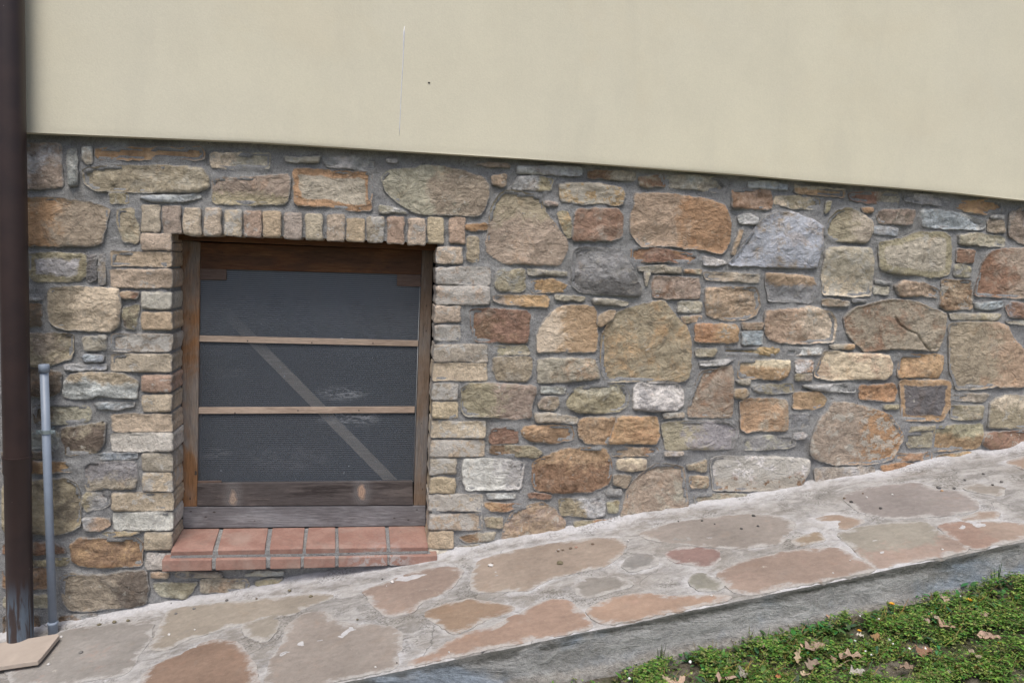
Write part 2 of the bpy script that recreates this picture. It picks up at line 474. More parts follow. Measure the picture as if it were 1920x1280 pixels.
# crop style c1 c2 lime : points
STONES = '''
a u P g .2:100,192 440,190 460,280 450,400 470,520 300,535 100,535
a u G g .1:500,235 572,232 575,505 515,510
a u A W .5:610,225 685,230 685,345 645,348 612,305
a u O N .2:700,235 900,225 1280,225 1500,222 1530,262 1528,312 1450,320 1300,310 1000,315 750,312 705,290:thin orange strip stone under the plaster edge
a u L A .1:605,385 800,362 1250,360 1520,380 1560,440 1572,520 1480,560 1000,560 700,545 630,500:long olive bedded stone
a l A C .5:1570,275 1640,260 1800,268 2025,268 2025,388 1900,376 1700,384 1580,372
a b P L .2:1590,455 1800,448 2020,440 2160,418 2178,470 2150,645 1900,655 1590,645
a u L A .3:810,565 960,570 965,642 830,646
a u g S .2:1030,600 1200,585 1500,580 1512,600 1380,625 1150,636
a l P O .1:90,605 180,600 300,600 400,605 650,630 750,660 820,695 800,765 750,962 90,962:large grey stone rusting to orange at its foot
a u L A .1:865,690 1000,680 1040,850 1042,905 1010,942 920,932 875,800
a c L g .1:200,1030 300,1012 640,1020 645,1180 600,1232 250,1232 210,1170
a u K M .1:650,1040 720,1035 712,1220 670,1230 648,1200
a u G P .1:738,1045 780,1025 780,1240 750,1252 736,1200
b u A g .3:530,288 600,300 800,295 785,335 540,330
b u G g .1:816,310 900,290 1100,295 1235,300 1243,402 1130,395 960,375 860,372:
b u g W .2:1300,312 1380,315 1380,336 1300,332
b o A O .1:595,385 700,380 900,400 1180,412 1190,520 1182,695 1050,698 860,672 610,656:grey stone framed by a brown weathered border
c r A P .25:-345,290 -290,235 -120,222 0,200 150,212 300,250 430,290 468,360 470,400 462,465 400,582 200,572 0,570 -100,550 -200,490 -300,395:large rounded grey stone beside the lintel
b u A W .2:1240,655 1300,668 1370,680 1455,712 1440,726 1380,712 1245,716
c u P T .1:370,190 480,178 610,187 632,210 560,216 440,206
c u g G .1:675,208 900,208 1160,216 1166,276 900,268 680,262
c u T D .4:485,275 600,270 602,355 572,364 490,346
c r g L .1:640,370 690,282 820,275 952,300 938,392 790,385
c l A B .3:1210,240 1400,240 1570,250 1575,302 1555,316 1420,306 1215,290
c u N A .75:995,340 1100,325 1300,335 1470,370 1492,412 1475,492 1430,502 1300,480 1170,490 1010,468
c u P g .1:870,460 985,478 985,502 890,502
c t P L .12:552,410 590,385 640,387 760,410 860,430 900,560 980,650 1062,775 1065,830 1000,942 900,950 580,940 462,860 447,790 470,600 500,480:largest stone beside the window, four sided and pinkish brown
c u L Y .05:980,550 1050,540 1092,600 1086,735 1060,742 1010,665
c u R P .1:1110,560 1140,525 1300,520 1445,528 1472,570 1472,742 1400,760 1250,765 1103,765
c u O N .15:290,640 455,635 462,680 330,694 290,680
c u L P .1:310,730 390,730 396,920 330,927 303,900
c b G K .1:1110,830 1200,815 1460,830 1530,940 1622,1130 1600,1185 1400,1170 1150,1152 1083,1080:
c u L G .1:530,985 740,975 742,1135 700,1146 540,1142 508,1110
c u A G .0:760,978 1055,1000 1055,1026 765,1020
c u Y N .1:790,1070 940,1048 1060,1100 1080,1112 1070,1148 800,1154 783,1120
c l Y P .1:495,1175 700,1172 900,1178 922,1200 907,1262 740,1255 560,1238 500,1212
c u A L .1:962,1170 1080,1178 1190,1190 1180,1216 970,1206
c u A g .1:1240,1205 1330,1200 1440,1215 1522,1232 1500,1252 1270,1238
d u A P .3:-10,842 150,832 315,848 315,888 130,884 60,870 0,868
d u A A .1:30,880 82,885 50,995
d u B A .2:-5,165 180,150 195,240 60,250 0,225
d u A g .1:205,160 400,155 610,170 652,232 640,288 430,262 195,248
d r g S .3:810,200 930,193 1112,222 1112,262 1052,262 940,250 812,246
d t N A .1:1168,220 1210,235 1400,250 1547,255 1545,318 1450,310 1200,292 1170,278
d r T O .2:-35,285 30,290 110,283 300,300 520,333 640,378 670,440 684,520 684,640 630,742 480,712 180,682 20,688 -20,655 -75,570 -68,470 -40,380:big rust orange stone under the plaster edge
d u R O .15:-58,700 0,690 150,700 330,732 440,752 442,790 400,818 200,802 60,808 -40,800 -62,770:slim orange stone below the big orange one
d u B T .1:688,255 800,258 982,268 1002,330 995,408 850,408 700,395
d u L C .45:1015,310 1150,305 1350,325 1362,372 1350,408 1150,402 1070,380 1018,370
d u g W .3:740,462 830,445 890,470 887,522 752,516
d u T A .1:755,558 782,565 712,752 690,746
d u S P .1:990,440 1040,428 1150,430 1240,470 1310,490 1372,540 1368,700 1325,853 1000,842 660,826 742,740 850,572 930,482:slate blue stone with a slanting left side
d u W S .1:480,765 640,792 660,815 600,832 482,822
d u A P .25:480,882 700,888 900,900 892,962 700,948 500,940
d u N A .1:330,858 465,866 458,892 335,886
d u P B .15:105,910 440,925 457,1000 450,1078 260,1082 97,1070 92,1000
d u T P .2:500,1000 700,990 890,1000 912,1130 880,1202 800,1237 650,1248 500,1205 488,1090
d t M T .1:950,893 1000,888 1300,910 1332,990 1302,1108 970,1098 955,1000
d u A g .2:290,1102 465,1106 466,1184 290,1182
d u T A .1:308,1212 466,1212 460,1246 320,1258
d u L A .1:1400,345 1450,345 1432,410 1395,442
d r L A .15:1395,560 1432,480 1490,422 1560,398 1650,428 1740,490 1752,560 1722,640 1690,662 1450,647 1385,590
d u O T .0:1665,397 1755,393 1757,430 1680,437
d b A C .6:1400,700 1580,690 1742,700 1757,800 1740,1052 1600,1067 1480,1050 1378,1052 1365,900
d u P R .4:1370,1085 1440,1080 1582,1105 1572,1138 1380,1132
d u G g .1:1600,1085 1705,1090 1700,1102 1610,1106
e r R A .25:430,145 560,130 840,142 872,190 850,247 640,237 440,207
e u g G .1:905,165 1000,148 1150,165 1322,195 1310,264 1220,252 910,217
e u O Y .1:1348,215 1600,203 1740,213 1747,300 1600,327 1450,307 1350,267
e u P D .2:665,350 695,290 850,285 1005,290 968,420 690,407
e u S g .25:1035,290 1200,285 1400,320 1592,400 1605,440 1540,458 1200,447 1060,432:blue grey stone tapering to the right
e u S g .1:640,430 852,448 842,514 638,497
e o A L .35:680,568 900,530 1020,478 1262,483 1304,530 1307,780 1282,842 1170,872 1000,850 860,842 690,802:pale olive boulder stone near the upper right
e u G g .1:1640,338 1760,340 1757,367 1640,362
e u P D .15:1620,375 1755,375 1772,480 1700,490 1618,470
e u P g .2:1808,305 1920,270 2100,275 2150,500 2100,600 1900,582 1798,502
e u A L .4:1368,508 1450,490 1560,492 1765,522 1762,604 1640,602 1500,590 1372,582
e u R P .1:1360,622 1507,635 1492,748 1350,735
e u L G .1:1330,765 1400,752 1475,780 1472,872 1330,862
e l P R .15:1650,640 1750,620 2050,612 2150,800 2100,1040 1890,1047 1508,1022 1530,930 1565,760:brown stone with a red left rim at the right edge
e u G g .1:648,888 795,920 780,932 650,926
e u A g .1:640,943 782,950 762,1017 640,1006
e u T B .1:815,940 900,897 1080,913 1205,980 1192,1048 1060,1022 860,1032
e u B T .45:1228,888 1472,893 1482,1000 1482,1142 1260,1147 1200,1112 1218,990
e u S g .1:1508,1088 1762,1078 1742,1120 1640,1152 1518,1130
e u R M .1:1768,1115 1830,1073 1920,1088 2010,1150 1960,1228 1800,1202
e u A L .1:1288,1178 1742,1180 1702,1238 1308,1226
h u A g .0:1765,192 2050,200 2050,235 1800,212
f u R B .05:375,185 600,172 860,198 892,232 882,350 870,474 700,470 600,462 410,457 375,300:red brown stone right of the window bricks
f l N C .15:968,335 1040,250 1130,162 1290,143 1442,158 1462,230 1467,552 1200,547 955,548 945,420
f u A L .1:575,500 860,495 892,572 580,577
f u L A .25:570,592 900,592 902,740 860,803 720,800 600,787 565,700
f u A T .3:958,612 1100,598 1440,603 1492,775 1330,792 1150,807 958,817 950,700
f u T g .1:1470,245 1560,195 1622,200 1600,262 1500,337 1463,312
f l P L .2:300,870 340,815 520,812 700,822 942,838 942,900 907,990 902,1107 760,1128 600,1108 450,1102 328,1092 293,1020
f u g A .1:983,845 1192,850 1190,912 985,907
f u P L .3:958,990 1010,930 1132,933 1142,1000 1090,1052 970,1032
f t L A .2:1168,985 1215,900 1300,850 1500,830 1702,833 1742,920 1732,1000 1650,1062 1450,1072 1300,1067 1205,1025
f u A g .1:930,1082 1050,1068 1150,1085 1302,1115 1290,1163 1100,1150 940,1157
g u L N .12:-142,400 -80,290 -20,228 60,180 200,145 330,113 400,112 450,180 515,265 580,320 612,385 632,480 625,700 605,770 560,798 200,800 -105,804 -140,720 -150,560:biggest stone of the wall, olive and many sided
g u A g .1:508,117 717,115 717,212 530,207
g u T L .1:542,242 715,238 702,292 550,294
g r O N .35:658,310 700,303 1000,308 1032,342 1026,462 960,472 658,462
g u T A .1:1063,300 1242,298 1242,357 1063,357
g u S g .1:1063,370 1242,368 1232,482 1063,487
g r T C .35:1262,200 1400,183 1550,175 1650,158 1830,200 1877,290 1852,462 1700,468 1600,478 1400,470 1290,442 1253,380:tan and cream stone with rounded right end
g u L A .2:668,522 855,525 822,592 668,587
g u Y L .1:898,512 1382,508 1382,547 1340,582 1100,576 908,577
g u W T .1:1418,518 1600,515 1752,513 1742,582 1640,577 1540,572 1480,590 1422,572
g u g L .1:697,632 930,617 992,613 920,662 700,667
g t N C .25:1033,622 1300,615 1475,620 1477,700 1450,755 1400,783 1300,782 1030,772 1030,690
g u W O .1:1518,615 1672,620 1672,722 1530,722
g u L A .1:1524,735 1667,730 1662,797 1518,792
g u P R .1:720,715 800,700 850,690 982,660 988,800 985,1108 850,1112 600,1107 598,1050 635,900
g u W G .05:125,870 160,815 330,808 500,815 562,870 562,1000 500,1047 300,1052 128,1037
g u A A .1:1008,790 1132,788 1122,832 1050,822
g u L G .2:1138,842 1300,825 1502,822 1512,892 1330,907 1160,892
g u N A .1:988,880 1090,858 1132,900 1090,947 988,937
g u N A .1:1040,980 1080,960 1120,948 1300,948 1452,958 1457,1222 1350,1227 1200,1222 1100,1242 1055,1205:ochre and grey squarish stone
g u N Y .0:1503,905 1560,893 1732,895 1792,950 1770,1012 1680,1042 1500,1032
g u G M .1:1478,1085 1642,1080 1642,1192 1600,1217 1470,1227
g u A g .1:383,1078 565,1065 560,1107 400,1117
j l M L .2:372,165 420,150 520,138 760,135 960,138 1032,200 1027,285 1000,300 985,372 840,380 700,377 405,388 395,300:mauve grey slate block
h u g G .1:20,745 380,730 482,750 482,802 300,797 130,782
h u C T .2:215,450 320,448 400,465 760,480 797,560 792,650 742,687 480,692 250,697 120,665 165,560:cream stone with an orange left end
h u P B .12:385,160 480,80 620,40 750,8 870,3 1030,33 1200,108 1262,130 1255,240 1230,350 1192,447 1080,440 960,432 830,427 700,440 560,452 490,392 398,290:wide pinkish brown stone split by a crack
h u N O .05:862,480 1242,475 1218,640 1190,677 1000,676 845,672
h r A N .1:262,398 465,390 467,432 290,432
h u O O .05:510,745 820,733 842,790 812,882 620,872 515,862:small bright orange stone
h o K N .15:870,700 1080,698 1294,700 1302,920 1232,1047 1050,1045 878,1040 872,900:dark slate square with a tan rim
h u L g .1:728,915 850,910 850,947 728,947
h r L T .15:1280,218 1420,200 1700,198 1785,230 1832,330 1920,425 1995,500 1985,730 1900,758 1700,752 1550,772 1345,778 1320,690 1288,600 1290,400:big tan many sided stone at the right edge
h u A G .1:1308,832 1450,815 1632,815 1600,882 1400,882 1310,862
h u L A .2:1308,917 1582,915 1572,1037 1303,1037
h t L C .3:1640,900 1700,850 1800,828 2000,838 2110,1000 2000,1112 1620,1108 1622,1000
k r P O .55:97,500 130,390 170,300 255,222 290,152 400,155 500,180 600,200 780,262 850,360 892,440 892,480 830,590 800,642 700,675 600,690 300,692 130,645 92,600:big orange boulder with a pale left half
k u L A .1:903,370 1172,353 1167,397 920,407
k u A L .2:908,422 1147,415 1132,542 1040,547 930,547
k t N L .1:1168,368 1300,352 1582,340 1575,460 1552,547 1380,562 1250,575 1143,577 1147,480
k u R B .35:1565,470 1590,418 1800,403 2050,400 2080,540 1850,556 1620,560 1570,520
k u T O .15:818,602 1000,593 1142,590 1142,652 980,658 830,657
k u A g .15:128,730 400,712 642,710 645,830 500,857 360,865 200,882 148,860
k b O g .1:698,700 800,680 900,668 1032,690 1020,715 850,790 720,830 705,770
k u P g .1:1050,682 1167,655 1167,702 1080,722
k u Y L .1:1180,620 1290,600 1450,578 1545,600 1500,650 1200,700
k u A L .1:1600,572 1850,558 1720,620 1612,632
k u g G .0:-50,430 70,430 50,472 -50,472
i u R D .1:540,170 560,110 750,95 787,140 787,237 540,237:small dark red brown stone
i t B N .3:810,130 830,92 1000,83 1250,90 1265,150 1260,202 1180,215 1100,237 1000,228 900,222 830,185
i l L B .1:540,320 552,260 700,253 930,268 1002,320 950,352 700,347
i u N T .05:1303,60 1330,20 1480,8 1625,8 1595,120 1552,242 1460,240 1370,237 1308,180:
j u N O .05:-15,95 330,93 348,180 352,270 322,332 100,325 -88,330 -50,200 -20,130
i r W g .2:305,410 325,372 500,366 700,370 842,402 825,500 802,627 600,632 340,637 312,560:near white stone beside the window
i t B N .1:908,400 980,360 1080,320 1200,282 1400,272 1540,283 1592,400 1590,500 1560,590 1490,622 1400,648 1300,652 1200,662 1100,662 940,642 903,560:big rusty brown coarse stone
i u g S .1:513,667 765,670 760,707 530,712
i u R R .0:868,668 960,658 1072,682 1060,712 880,707
i l O N .1:498,742 600,748 842,760 700,817 560,817 508,790
i l g L .1:1133,712 1300,708 1520,700 1537,760 1532,857 1400,872 1280,858 1140,847:
i u G g .1:1540,642 1600,628 1672,630 1677,682 1545,687
i u L A .1:1548,745 1652,722 1642,832 1560,832
i u L P .1:495,872 655,870 652,962 510,952
i u T P .35:640,1060 670,930 735,830 820,785 900,760 1000,738 1100,798 1150,870 1190,900 1182,1000 1050,1045 900,1090
i l O L .05:1262,912 1450,890 1622,888 1610,940 1450,965 1280,987
i r B A .2:275,1045 400,1010 592,998 580,1062 480,1080 350,1092
i u L A .1:270,1122 400,1105 565,1098 555,1140 450,1165 290,1190
j u T O .1:-35,370 100,360 330,370 352,400 345,437 -45,437
i u C P .05:1628,372 1890,368 1892,457 1800,472 1630,467:
i u P O .1:1598,502 1762,508 1720,622 1610,585
j u P A .35:70,740 130,650 200,580 320,508 420,500 565,530 580,700 605,905 500,950 300,990 100,1040 0,1060 30,940
j u A T .1:588,515 760,462 757,575 600,552
j u T A .15:608,602 772,608 772,702 640,717 612,680
j b W B .95:793,540 800,468 860,445 1100,440 1300,438 1500,450 1645,470 1642,562 1600,640 1580,705 1380,732 1100,735 820,728 800,620:white crusted stone near the path
j u A T .1:650,775 900,758 1100,762 1207,770 1205,830 1080,865 950,900 760,940 670,930
j u N A .0:1235,765 1355,748 1345,800 1250,815
j u G A .1:1058,292 1300,260 1500,268 1525,340 1450,372 1340,372 1200,385 1078,383
j u g A .1:1500,240 1642,233 1625,288 1530,288
j u g A .1:398,402 555,397 555,432 400,434
l l C L .05:485,430 700,408 1000,425 1185,428 1202,600 1192,805 1080,863 800,853 560,823 478,740 472,600:cream broken faced stone left of the window
l u R T .1:1198,468 1385,468 1355,532 1210,524
l u L D .1:1212,622 1395,585 1370,720 1342,843 1240,823
l u B D .1:20,580 400,582 412,803 260,825 20,825
l u D g .1:20,505 400,535 405,552 260,560 20,560
l u L P .05:20,878 380,876 725,888 722,1050 702,1132 480,1205 260,1218 20,1212
l u A G .1:815,925 1055,900 1062,1042 980,1057 840,1052
l u S S .0:805,1115 840,1093 1032,1108 1022,1162 850,1167
l u g S .0:638,1197 1062,1188 1062,1242 648,1244
m u D B .1:20,190 400,168 605,208 603,400 500,443 280,432 20,425
m t g L .1:622,390 640,300 700,230 900,203 1200,208 1385,290 1362,462 1200,455 1000,440 800,472 640,452:pale grey stone behind the thin blue pipe
m u G S .0:940,510 1342,508 1330,547 1230,557 1190,582 960,572
m l A D .15:315,550 500,520 700,518 872,545 912,600 885,690 700,722 530,727 340,722
m u D L .25:598,765 800,740 1048,700 1042,900 960,1002 870,1022 655,1032 628,900:dark olive stone with white flecks
m u G L .1:20,800 290,788 582,800 583,962 400,972 20,972
m u S G .0:898,1020 1372,1013 1362,1072 898,1077
m u D D .0:20,1000 545,1000 500,1042 300,1072 20,1072
m u B Y .0:20,1100 300,1088 700,1108 752,1160 700,1192 500,1212 20,1214
n b G A .1:815,-20 850,-70 1100,-80 1345,-72 1372,60 1342,192 1180,197 1080,187 870,217 848,150 815,50
n u L D .1:20,132 300,115 650,90 765,150 802,300 795,560 700,622 550,652 320,642 20,642
n u g L .05:805,275 860,233 1092,238 1092,352 1000,407 850,422 803,345
n l T g .1:815,492 1010,490 1092,500 1095,560 1000,622 850,604
n u L Y .0:1005,645 1150,628 1405,632 1300,662 1100,682
n u B Y .05:685,770 760,700 1000,698 1250,688 1330,680 1425,740 1412,962 1250,982 1050,987 800,972 708,920:golden brown stone near the pipes
n u B D .0:20,750 480,738 640,788 655,840 400,852 20,852
n u L D .0:20,930 400,920 560,892 692,900 652,967 400,972 20,972
n u B D .1:20,1000 460,990 472,1202 20,1202
o r P D .3:508,385 600,338 750,362 900,362 1050,330 1252,328 1273,480 1245,605 1100,642 880,652 720,673 580,655 538,600:purple brown block low beside the pipes
o u A L .1:20,542 410,530 412,642 20,652
o u D B .0:20,710 330,712 330,880 20,900
o u T A .1:1290,340 1442,335 1430,387 1290,382
o u A L .1:1498,342 1700,335 1882,337 1902,372 1720,377 1500,378
o u L A .1:1308,432 1500,428 1692,422 1642,502 1592,567 1380,542 1318,490
o u B g .1:500,720 800,690 830,700 640,800 520,810
p u A T .1:60,352 200,345 402,345 425,380 418,430 250,445 60,452
p u g A .1:378,322 480,285 682,290 680,317
p u L A .1:470,372 560,342 682,340 650,382 490,402
p u G L .1:-20,295 220,300 200,325 -20,328
'''
BR = {'1': (200, 182, 155), '2': (203, 180, 146), '3': (212, 209, 203), '4': (182, 167, 148), '5': (204, 185, 155), '6': (190, 160, 136), '7': (210, 203, 186)}
# soldier course over the window: crop x0 x1 top bottom colour lime
SOLD = '''a 1065 1195 655 855 1 .2
a 1222 1350 665 868 4 .2
a 1375 1505 678 880 1 .3
a 1535 1655 683 882 1 .4
b 85 208 693 888 1 .6
b 230 355 697 895 6 .3
b 375 500 705 900 2 .1
b 535 660 716 908 4 .2
b 697 815 725 914 1 .3
b 855 977 730 922 1 .3
b 1003 1130 761 930 2 .1
b 1150 1278 748 937 4 .5
b 1305 1425 750 942 6 .2
b 1460 1585 757 950 5 .4
b 1610 1727 755 942 2 .2
b 1768 1885 752 943 6 .1'''
JAML = '''q 405 320 667 468 1 .1
q 130 480 660 611 2 .1
q 125 642 655 802 1 .3
q 403 843 655 992 7 .3
q 403 1020 655 1173 2 .2
r 135 30 660 185 4 .6
r 128 208 655 362 1 .2
r 408 397 660 542 6 .2
r 412 570 662 717 1 .2
r 135 745 668 900 5 .1
r 133 915 668 1073 7 .3
r 408 1092 665 1245 4 .4
n 1423 38 1722 212 5 .5
n 1120 240 1726 412 5 .3
n 1130 433 1730 607 3 .3
n 1448 633 1735 803 1 .1
n 1463 842 1742 1005 7 .5'''
JAMR = '''c 75 815 268 935 5 .5
c 65 965 480 1095 4 .7
c 60 1105 474 1242 1 .7
f 62 155 287 293 1 .3
f 60 320 287 452 4 .7
f 60 485 524 633 4 .5
f 56 645 517 793 5 .2
f 54 820 267 957 4 .7
f 50 980 264 1116 2 .1
i 40 45 506 187 1 .5
i 38 210 499 347 1 .6
i 35 365 250 497 4 .5
i 33 528 244 662 2 .1
i 30 675 483 813 5 .8
i 26 840 477 973 1 .6
i 22 990 232 1132 2 .1
i 40 1150 222 1225 7 .2'''
# flagstones, full photo pixels : colour colour2 style
FLAGS = '''150,145,138 165,135,118 u:131,1181 282,1164 273,1197 232,1260 140,1273 33,1276 20,1250 75,1240 104,1190
158,148,132 150,140,125 u:322,1142 400,1133 500,1124 590,1115 620,1118 570,1135 545,1148 450,1165 360,1190 310,1214 290,1212 310,1165
146,120,100 160,118,84 u:262,1310 275,1262 318,1235 370,1210 400,1201 440,1206 470,1250 478,1310
150,142,128 150,142,128 u:460,1172 490,1160 520,1152 512,1180 497,1198 467,1185
152,142,132 165,138,116 u:545,1170 575,1150 605,1148 618,1165 660,1172 725,1176 745,1188 742,1222 735,1254 660,1272 600,1290 500,1300 515,1235 535,1212
156,136,122 165,140,120 u:690,1105 730,1090 780,1072 835,1063 864,1070 840,1102 785,1125 770,1145 730,1150 705,1128
158,142,126 165,145,120 u:905,1050 935,1040 1005,1025 1060,1017 1105,1010 1155,1010 1170,1020 1155,1040 1130,1058 1080,1068 1030,1080 990,1102 892,1105 890,1080
154,130,106 168,128,92 u:802,1148 842,1132 880,1125 920,1130 962,1140 905,1157 860,1182 825,1165
168,140,120 176,134,110 u:760,1255 790,1240 870,1192 930,1175 980,1150 1030,1125 1060,1126 1085,1150 1104,1172 1102,1184 980,1213 860,1238
146,141,133 150,148,138 u:1087,1085 1155,1083 1182,1094 1105,1115 1087,1108
168,140,118 178,132,104 u:1105,1142 1140,1125 1190,1115 1225,1115 1260,1120 1330,1118 1380,1130 1280,1154 1145,1177 1120,1157
140,138,134 150,145,138 u:1172,1057 1192,1038 1220,1043 1227,1056 1185,1067
152,143,134 166,148,132 u:1205,1000 1230,990 1255,982 1330,971 1405,965 1455,968 1484,980 1476,1000 1455,1015 1425,1020 1392,1025 1305,1018 1220,1008
146,118,110 165,148,130 u:1253,1038 1280,1026 1340,1031 1342,1045 1330,1059 1265,1048
160,139,124 172,138,116 u:1350,1076 1392,1054 1480,1034 1567,1028 1592,1040 1643,1067 1600,1083 1500,1103 1417,1122 1380,1103
140,138,125 140,138,125 u:1297,1087 1310,1075 1352,1092 1340,1101 1313,1101
160,142,118 160,142,118 u:1490,1013 1530,997 1541,1010 1500,1018
168,146,126 168,146,126 u:1533,972 1570,966 1612,975 1580,988
154,148,134 166,138,118 b:1577,1001 1616,990 1672,981 1731,980 1757,999 1806,1023 1802,1030 1729,1050 1665,1066 1639,1058 1616,1035
162,142,126 168,130,106 l:1764,984 1794,980 1879,980 1935,985 1960,1010 1880,1022 1838,1030 1819,1021 1785,1000
149,141,136 158,138,126 u:1586,931 1635,914 1719,905 1757,920 1794,921 1828,939 1824,953 1766,963 1691,968 1654,967 1616,957
155,147,136 155,147,136 u:1810,914 1841,908 1877,913 1872,927
160,142,126 160,142,126 u:1804,974 1841,960 1870,959 1861,968
158,136,118 158,136,118 u:1893,866 1935,853 1980,855 1980,880 1935,880'''

# ------------------------------------------------------------------ stone builder
def chaikin(p, it=1, k=0.2):
    for _ in range(it):
        q = []
        for i in range(len(p)):
            a, b = p[i], p[(i + 1) % len(p)]
            q.append(a * (1 - k) + b * k); q.append(a * k + b * (1 - k))
        p = np.array(q)
    return p

def resample(p, step):
    out = []
    for i in range(len(p)):
        a, b = p[i], p[(i + 1) % len(p)]
        n = max(1, int(np.linalg.norm(b - a) / step))
        for k in range(n): out.append(a + (b - a) * k / n)
    return np.array(out)

def sdist(q, poly):
    """signed distance (inside +) and nearest boundary point, for points q"""
    a = poly; b = np.roll(poly, -1, axis=0)
    ab = b - a
    L = (ab ** 2).sum(1) + 1e-12
    d2 = np.full(len(q), 1e9); near = np.zeros_like(q); ins = np.zeros(len(q), bool)
    for i in range(len(a)):
        t = np.clip(((q - a[i]) @ ab[i]) / L[i], 0, 1)
        c = a[i] + t[:, None] * ab[i]
        e = ((q - c) ** 2).sum(1)
        m = e < d2
        d2[m] = e[m]; near[m] = c[m]
        if (a[i][1] > b[i][1]) != (a[i][1] < b[i][1]) or a[i][1] != b[i][1]:
            cond = ((a[i][1] > q[:, 1]) != (b[i][1] > q[:, 1]))
            xx = (b[i][0] - a[i][0]) * (q[:, 1] - a[i][1]) / (b[i][1] - a[i][1] + 1e-15) + a[i][0]
            ins ^= cond & (q[:, 0] < xx)
    d = np.sqrt(d2)
    return np.where(ins, d, -d), near

def slab_geom(poly, h, T, rad, base, depth, seed, rough=1.0, jag=1.0, tilt=0.03, edge_w=0.02, strata=False, crack=None, grow=0.0032):
    """rock face filling a 2-D outline: returns verts (u, v, height), faces, distance to rim"""
    rnd = random.Random(seed)
    pl = resample(chaikin(poly, 1, 0.09), 0.005)
    sx, sy = rnd.uniform(0, 50), rnd.uniform(0, 50)
    nx = np.roll(pl, -1, 0) - np.roll(pl, 1, 0)
    nrm = np.stack([nx[:, 1], -nx[:, 0]], 1); nrm /= np.linalg.norm(nrm, axis=1)[:, None] + 1e-9
    off = np.array([noise.noise((p[0] * 45 + sx, p[1] * 45 + sy, 0)) * 0.0034 + noise.noise((p[0] * 130 + sx, p[1] * 130, 3)) * 0.0018 + grow + noise.noise((p[0] * 16 + sx, p[1] * 16, 7)) * 0.003 for p in pl]) * jag
    pl = pl + nrm * off[:, None]
    lo = pl.min(0) - h; hi = pl.max(0) + h
    nu = int((hi[0] - lo[0]) / h) + 2; nv = int((hi[1] - lo[1]) / h) + 2
    U, V = np.meshgrid(lo[0] + np.arange(nu) * h, lo[1] + np.arange(nv) * h)
    q = np.stack([U.ravel(), V.ravel()], 1)
    sd_, near = sdist(q, pl)
    okv = sd_ > -0.62 * h
    idx = np.arange(nu * nv).reshape(nv, nu)
    A, B, C, D = idx[:-1, :-1].ravel(), idx[:-1, 1:].ravel(), idx[1:, 1:].ravel(), idx[1:, :-1].ravel()
    cnt_in = (sd_[A] > 0).astype(int) + (sd_[B] > 0) + (sd_[C] > 0) + (sd_[D] > 0)
    keep = okv[A] & okv[B] & okv[C] & okv[D] & (cnt_in >= 1)
    quads = np.stack([A, B, C, D], 1)[keep]
    if len(quads) == 0: return None
    used = np.unique(quads)
    rem = -np.ones(nu * nv, int); rem[used] = np.arange(len(used))
    quads = rem[quads]
    P2 = q[used].copy(); sdu = sd_[used].copy(); nr = near[used]
    m = sdu < 0.25 * h
    P2[m] = nr[m]; sdu[m] = 0
    # boundary edges
    ec = {}
    for f in quads.tolist():
        for k in range(4):
            e = (f[k], f[(k + 1) % 4]); ke = (min(e), max(e))
            if ke in ec: ec[ke] = None
            else: ec[ke] = e
    be = [e for e in ec.values() if e is not None]
    bset = set(i for e in be for i in e)
    for i in bset: sdu[i] = 0; P2[i] = nr[i]
    d = np.maximum(sdu, 0)
    prof = np.sqrt(1 - (1 - np.clip(d / rad, 0, 1)) ** 2)
    H = T * (0.70 + 0.30 * prof)
    tx, ty = rnd.uniform(-tilt, tilt), rnd.uniform(-tilt, tilt)
    c = P2.mean(0)
    inner = np.clip(d / (rad * 1.6), 0, 1)
    fac_h = np.zeros(len(P2))
    if rough > 0.3:
        ext = pl.max(0) - pl.min(0); sc_ = min(1.0, max(ext) / 0.20)
        pls = []
        for _ in range(rnd.randint(3, 6)):
            an = rnd.uniform(0, 6.283); ct_ = c + np.array([rnd.uniform(-.35, .35) * ext[0], rnd.uniform(-.35, .35) * ext[1]])
            gr_ = rnd.uniform(0.06, 0.26)
            wob = np.array([noise.noise((p[0] * 22, p[1] * 22, zz_ := seed * 1.7 + _)) for p in P2]) * 0.004
            pls.append((P2 - ct_) @ np.array([math.cos(an), math.sin(an)]) * gr_ + rnd.uniform(0, 0.006) + wob)
        fac_h = np.clip(np.minimum.reduce(pls), -0.011, 0.004) * (0.45 + 0.55 * sc_)
    out = np.zeros(len(P2))
    zz = seed * 3.17 % 97
    for i, (u, v) in enumerate(P2):
        if rough <= 0: break
        vv = v * 2.6 if strata else v
        s = noise.fractal((u * 9, vv * 9, zz), 0.8, 2.1, 5) * 0.0085
        r = noise.ridged_multi_fractal((u * 14, vv * 14, zz + 5), 0.9, 2.2, 4, 1.0, 2.0)
        s -= max(0.0, r - 1.0) * 0.0046
        s += noise.noise((u * 75, vv * 75, zz)) * 0.0012
        if strata:
            s += (abs((v * 38 + noise.noise((u * 7, v * 7, zz)) * 1.8) % 1.0 - 0.5)) * 0.004
        out[i] = max(s, -0.007) * rough
    H = H + (out * 0.75 + fac_h) * (0.25 + 0.75 * inner) + ((P2 - c) @ np.array([tx, ty])) * inner
    if crack is not None:
        cd_ = np.full(len(P2), 1.0)
        for a_, b_ in zip(crack[:-1], crack[1:]):
            ab = b_ - a_; tt = np.clip(((P2 - a_) @ ab) / (ab @ ab), 0, 1)
            cd_ = np.minimum(cd_, np.linalg.norm(P2 - (a_ + tt[:, None] * ab), axis=1))
        H = H - 0.010 * np.exp(-(cd_ / 0.0032) ** 2)
    H = base + H
    verts = [(P2[i][0], P2[i][1], H[i]) for i in range(len(P2))]
    faces = [tuple(f) for f in quads.tolist()]
    # skirt
    mp = {}
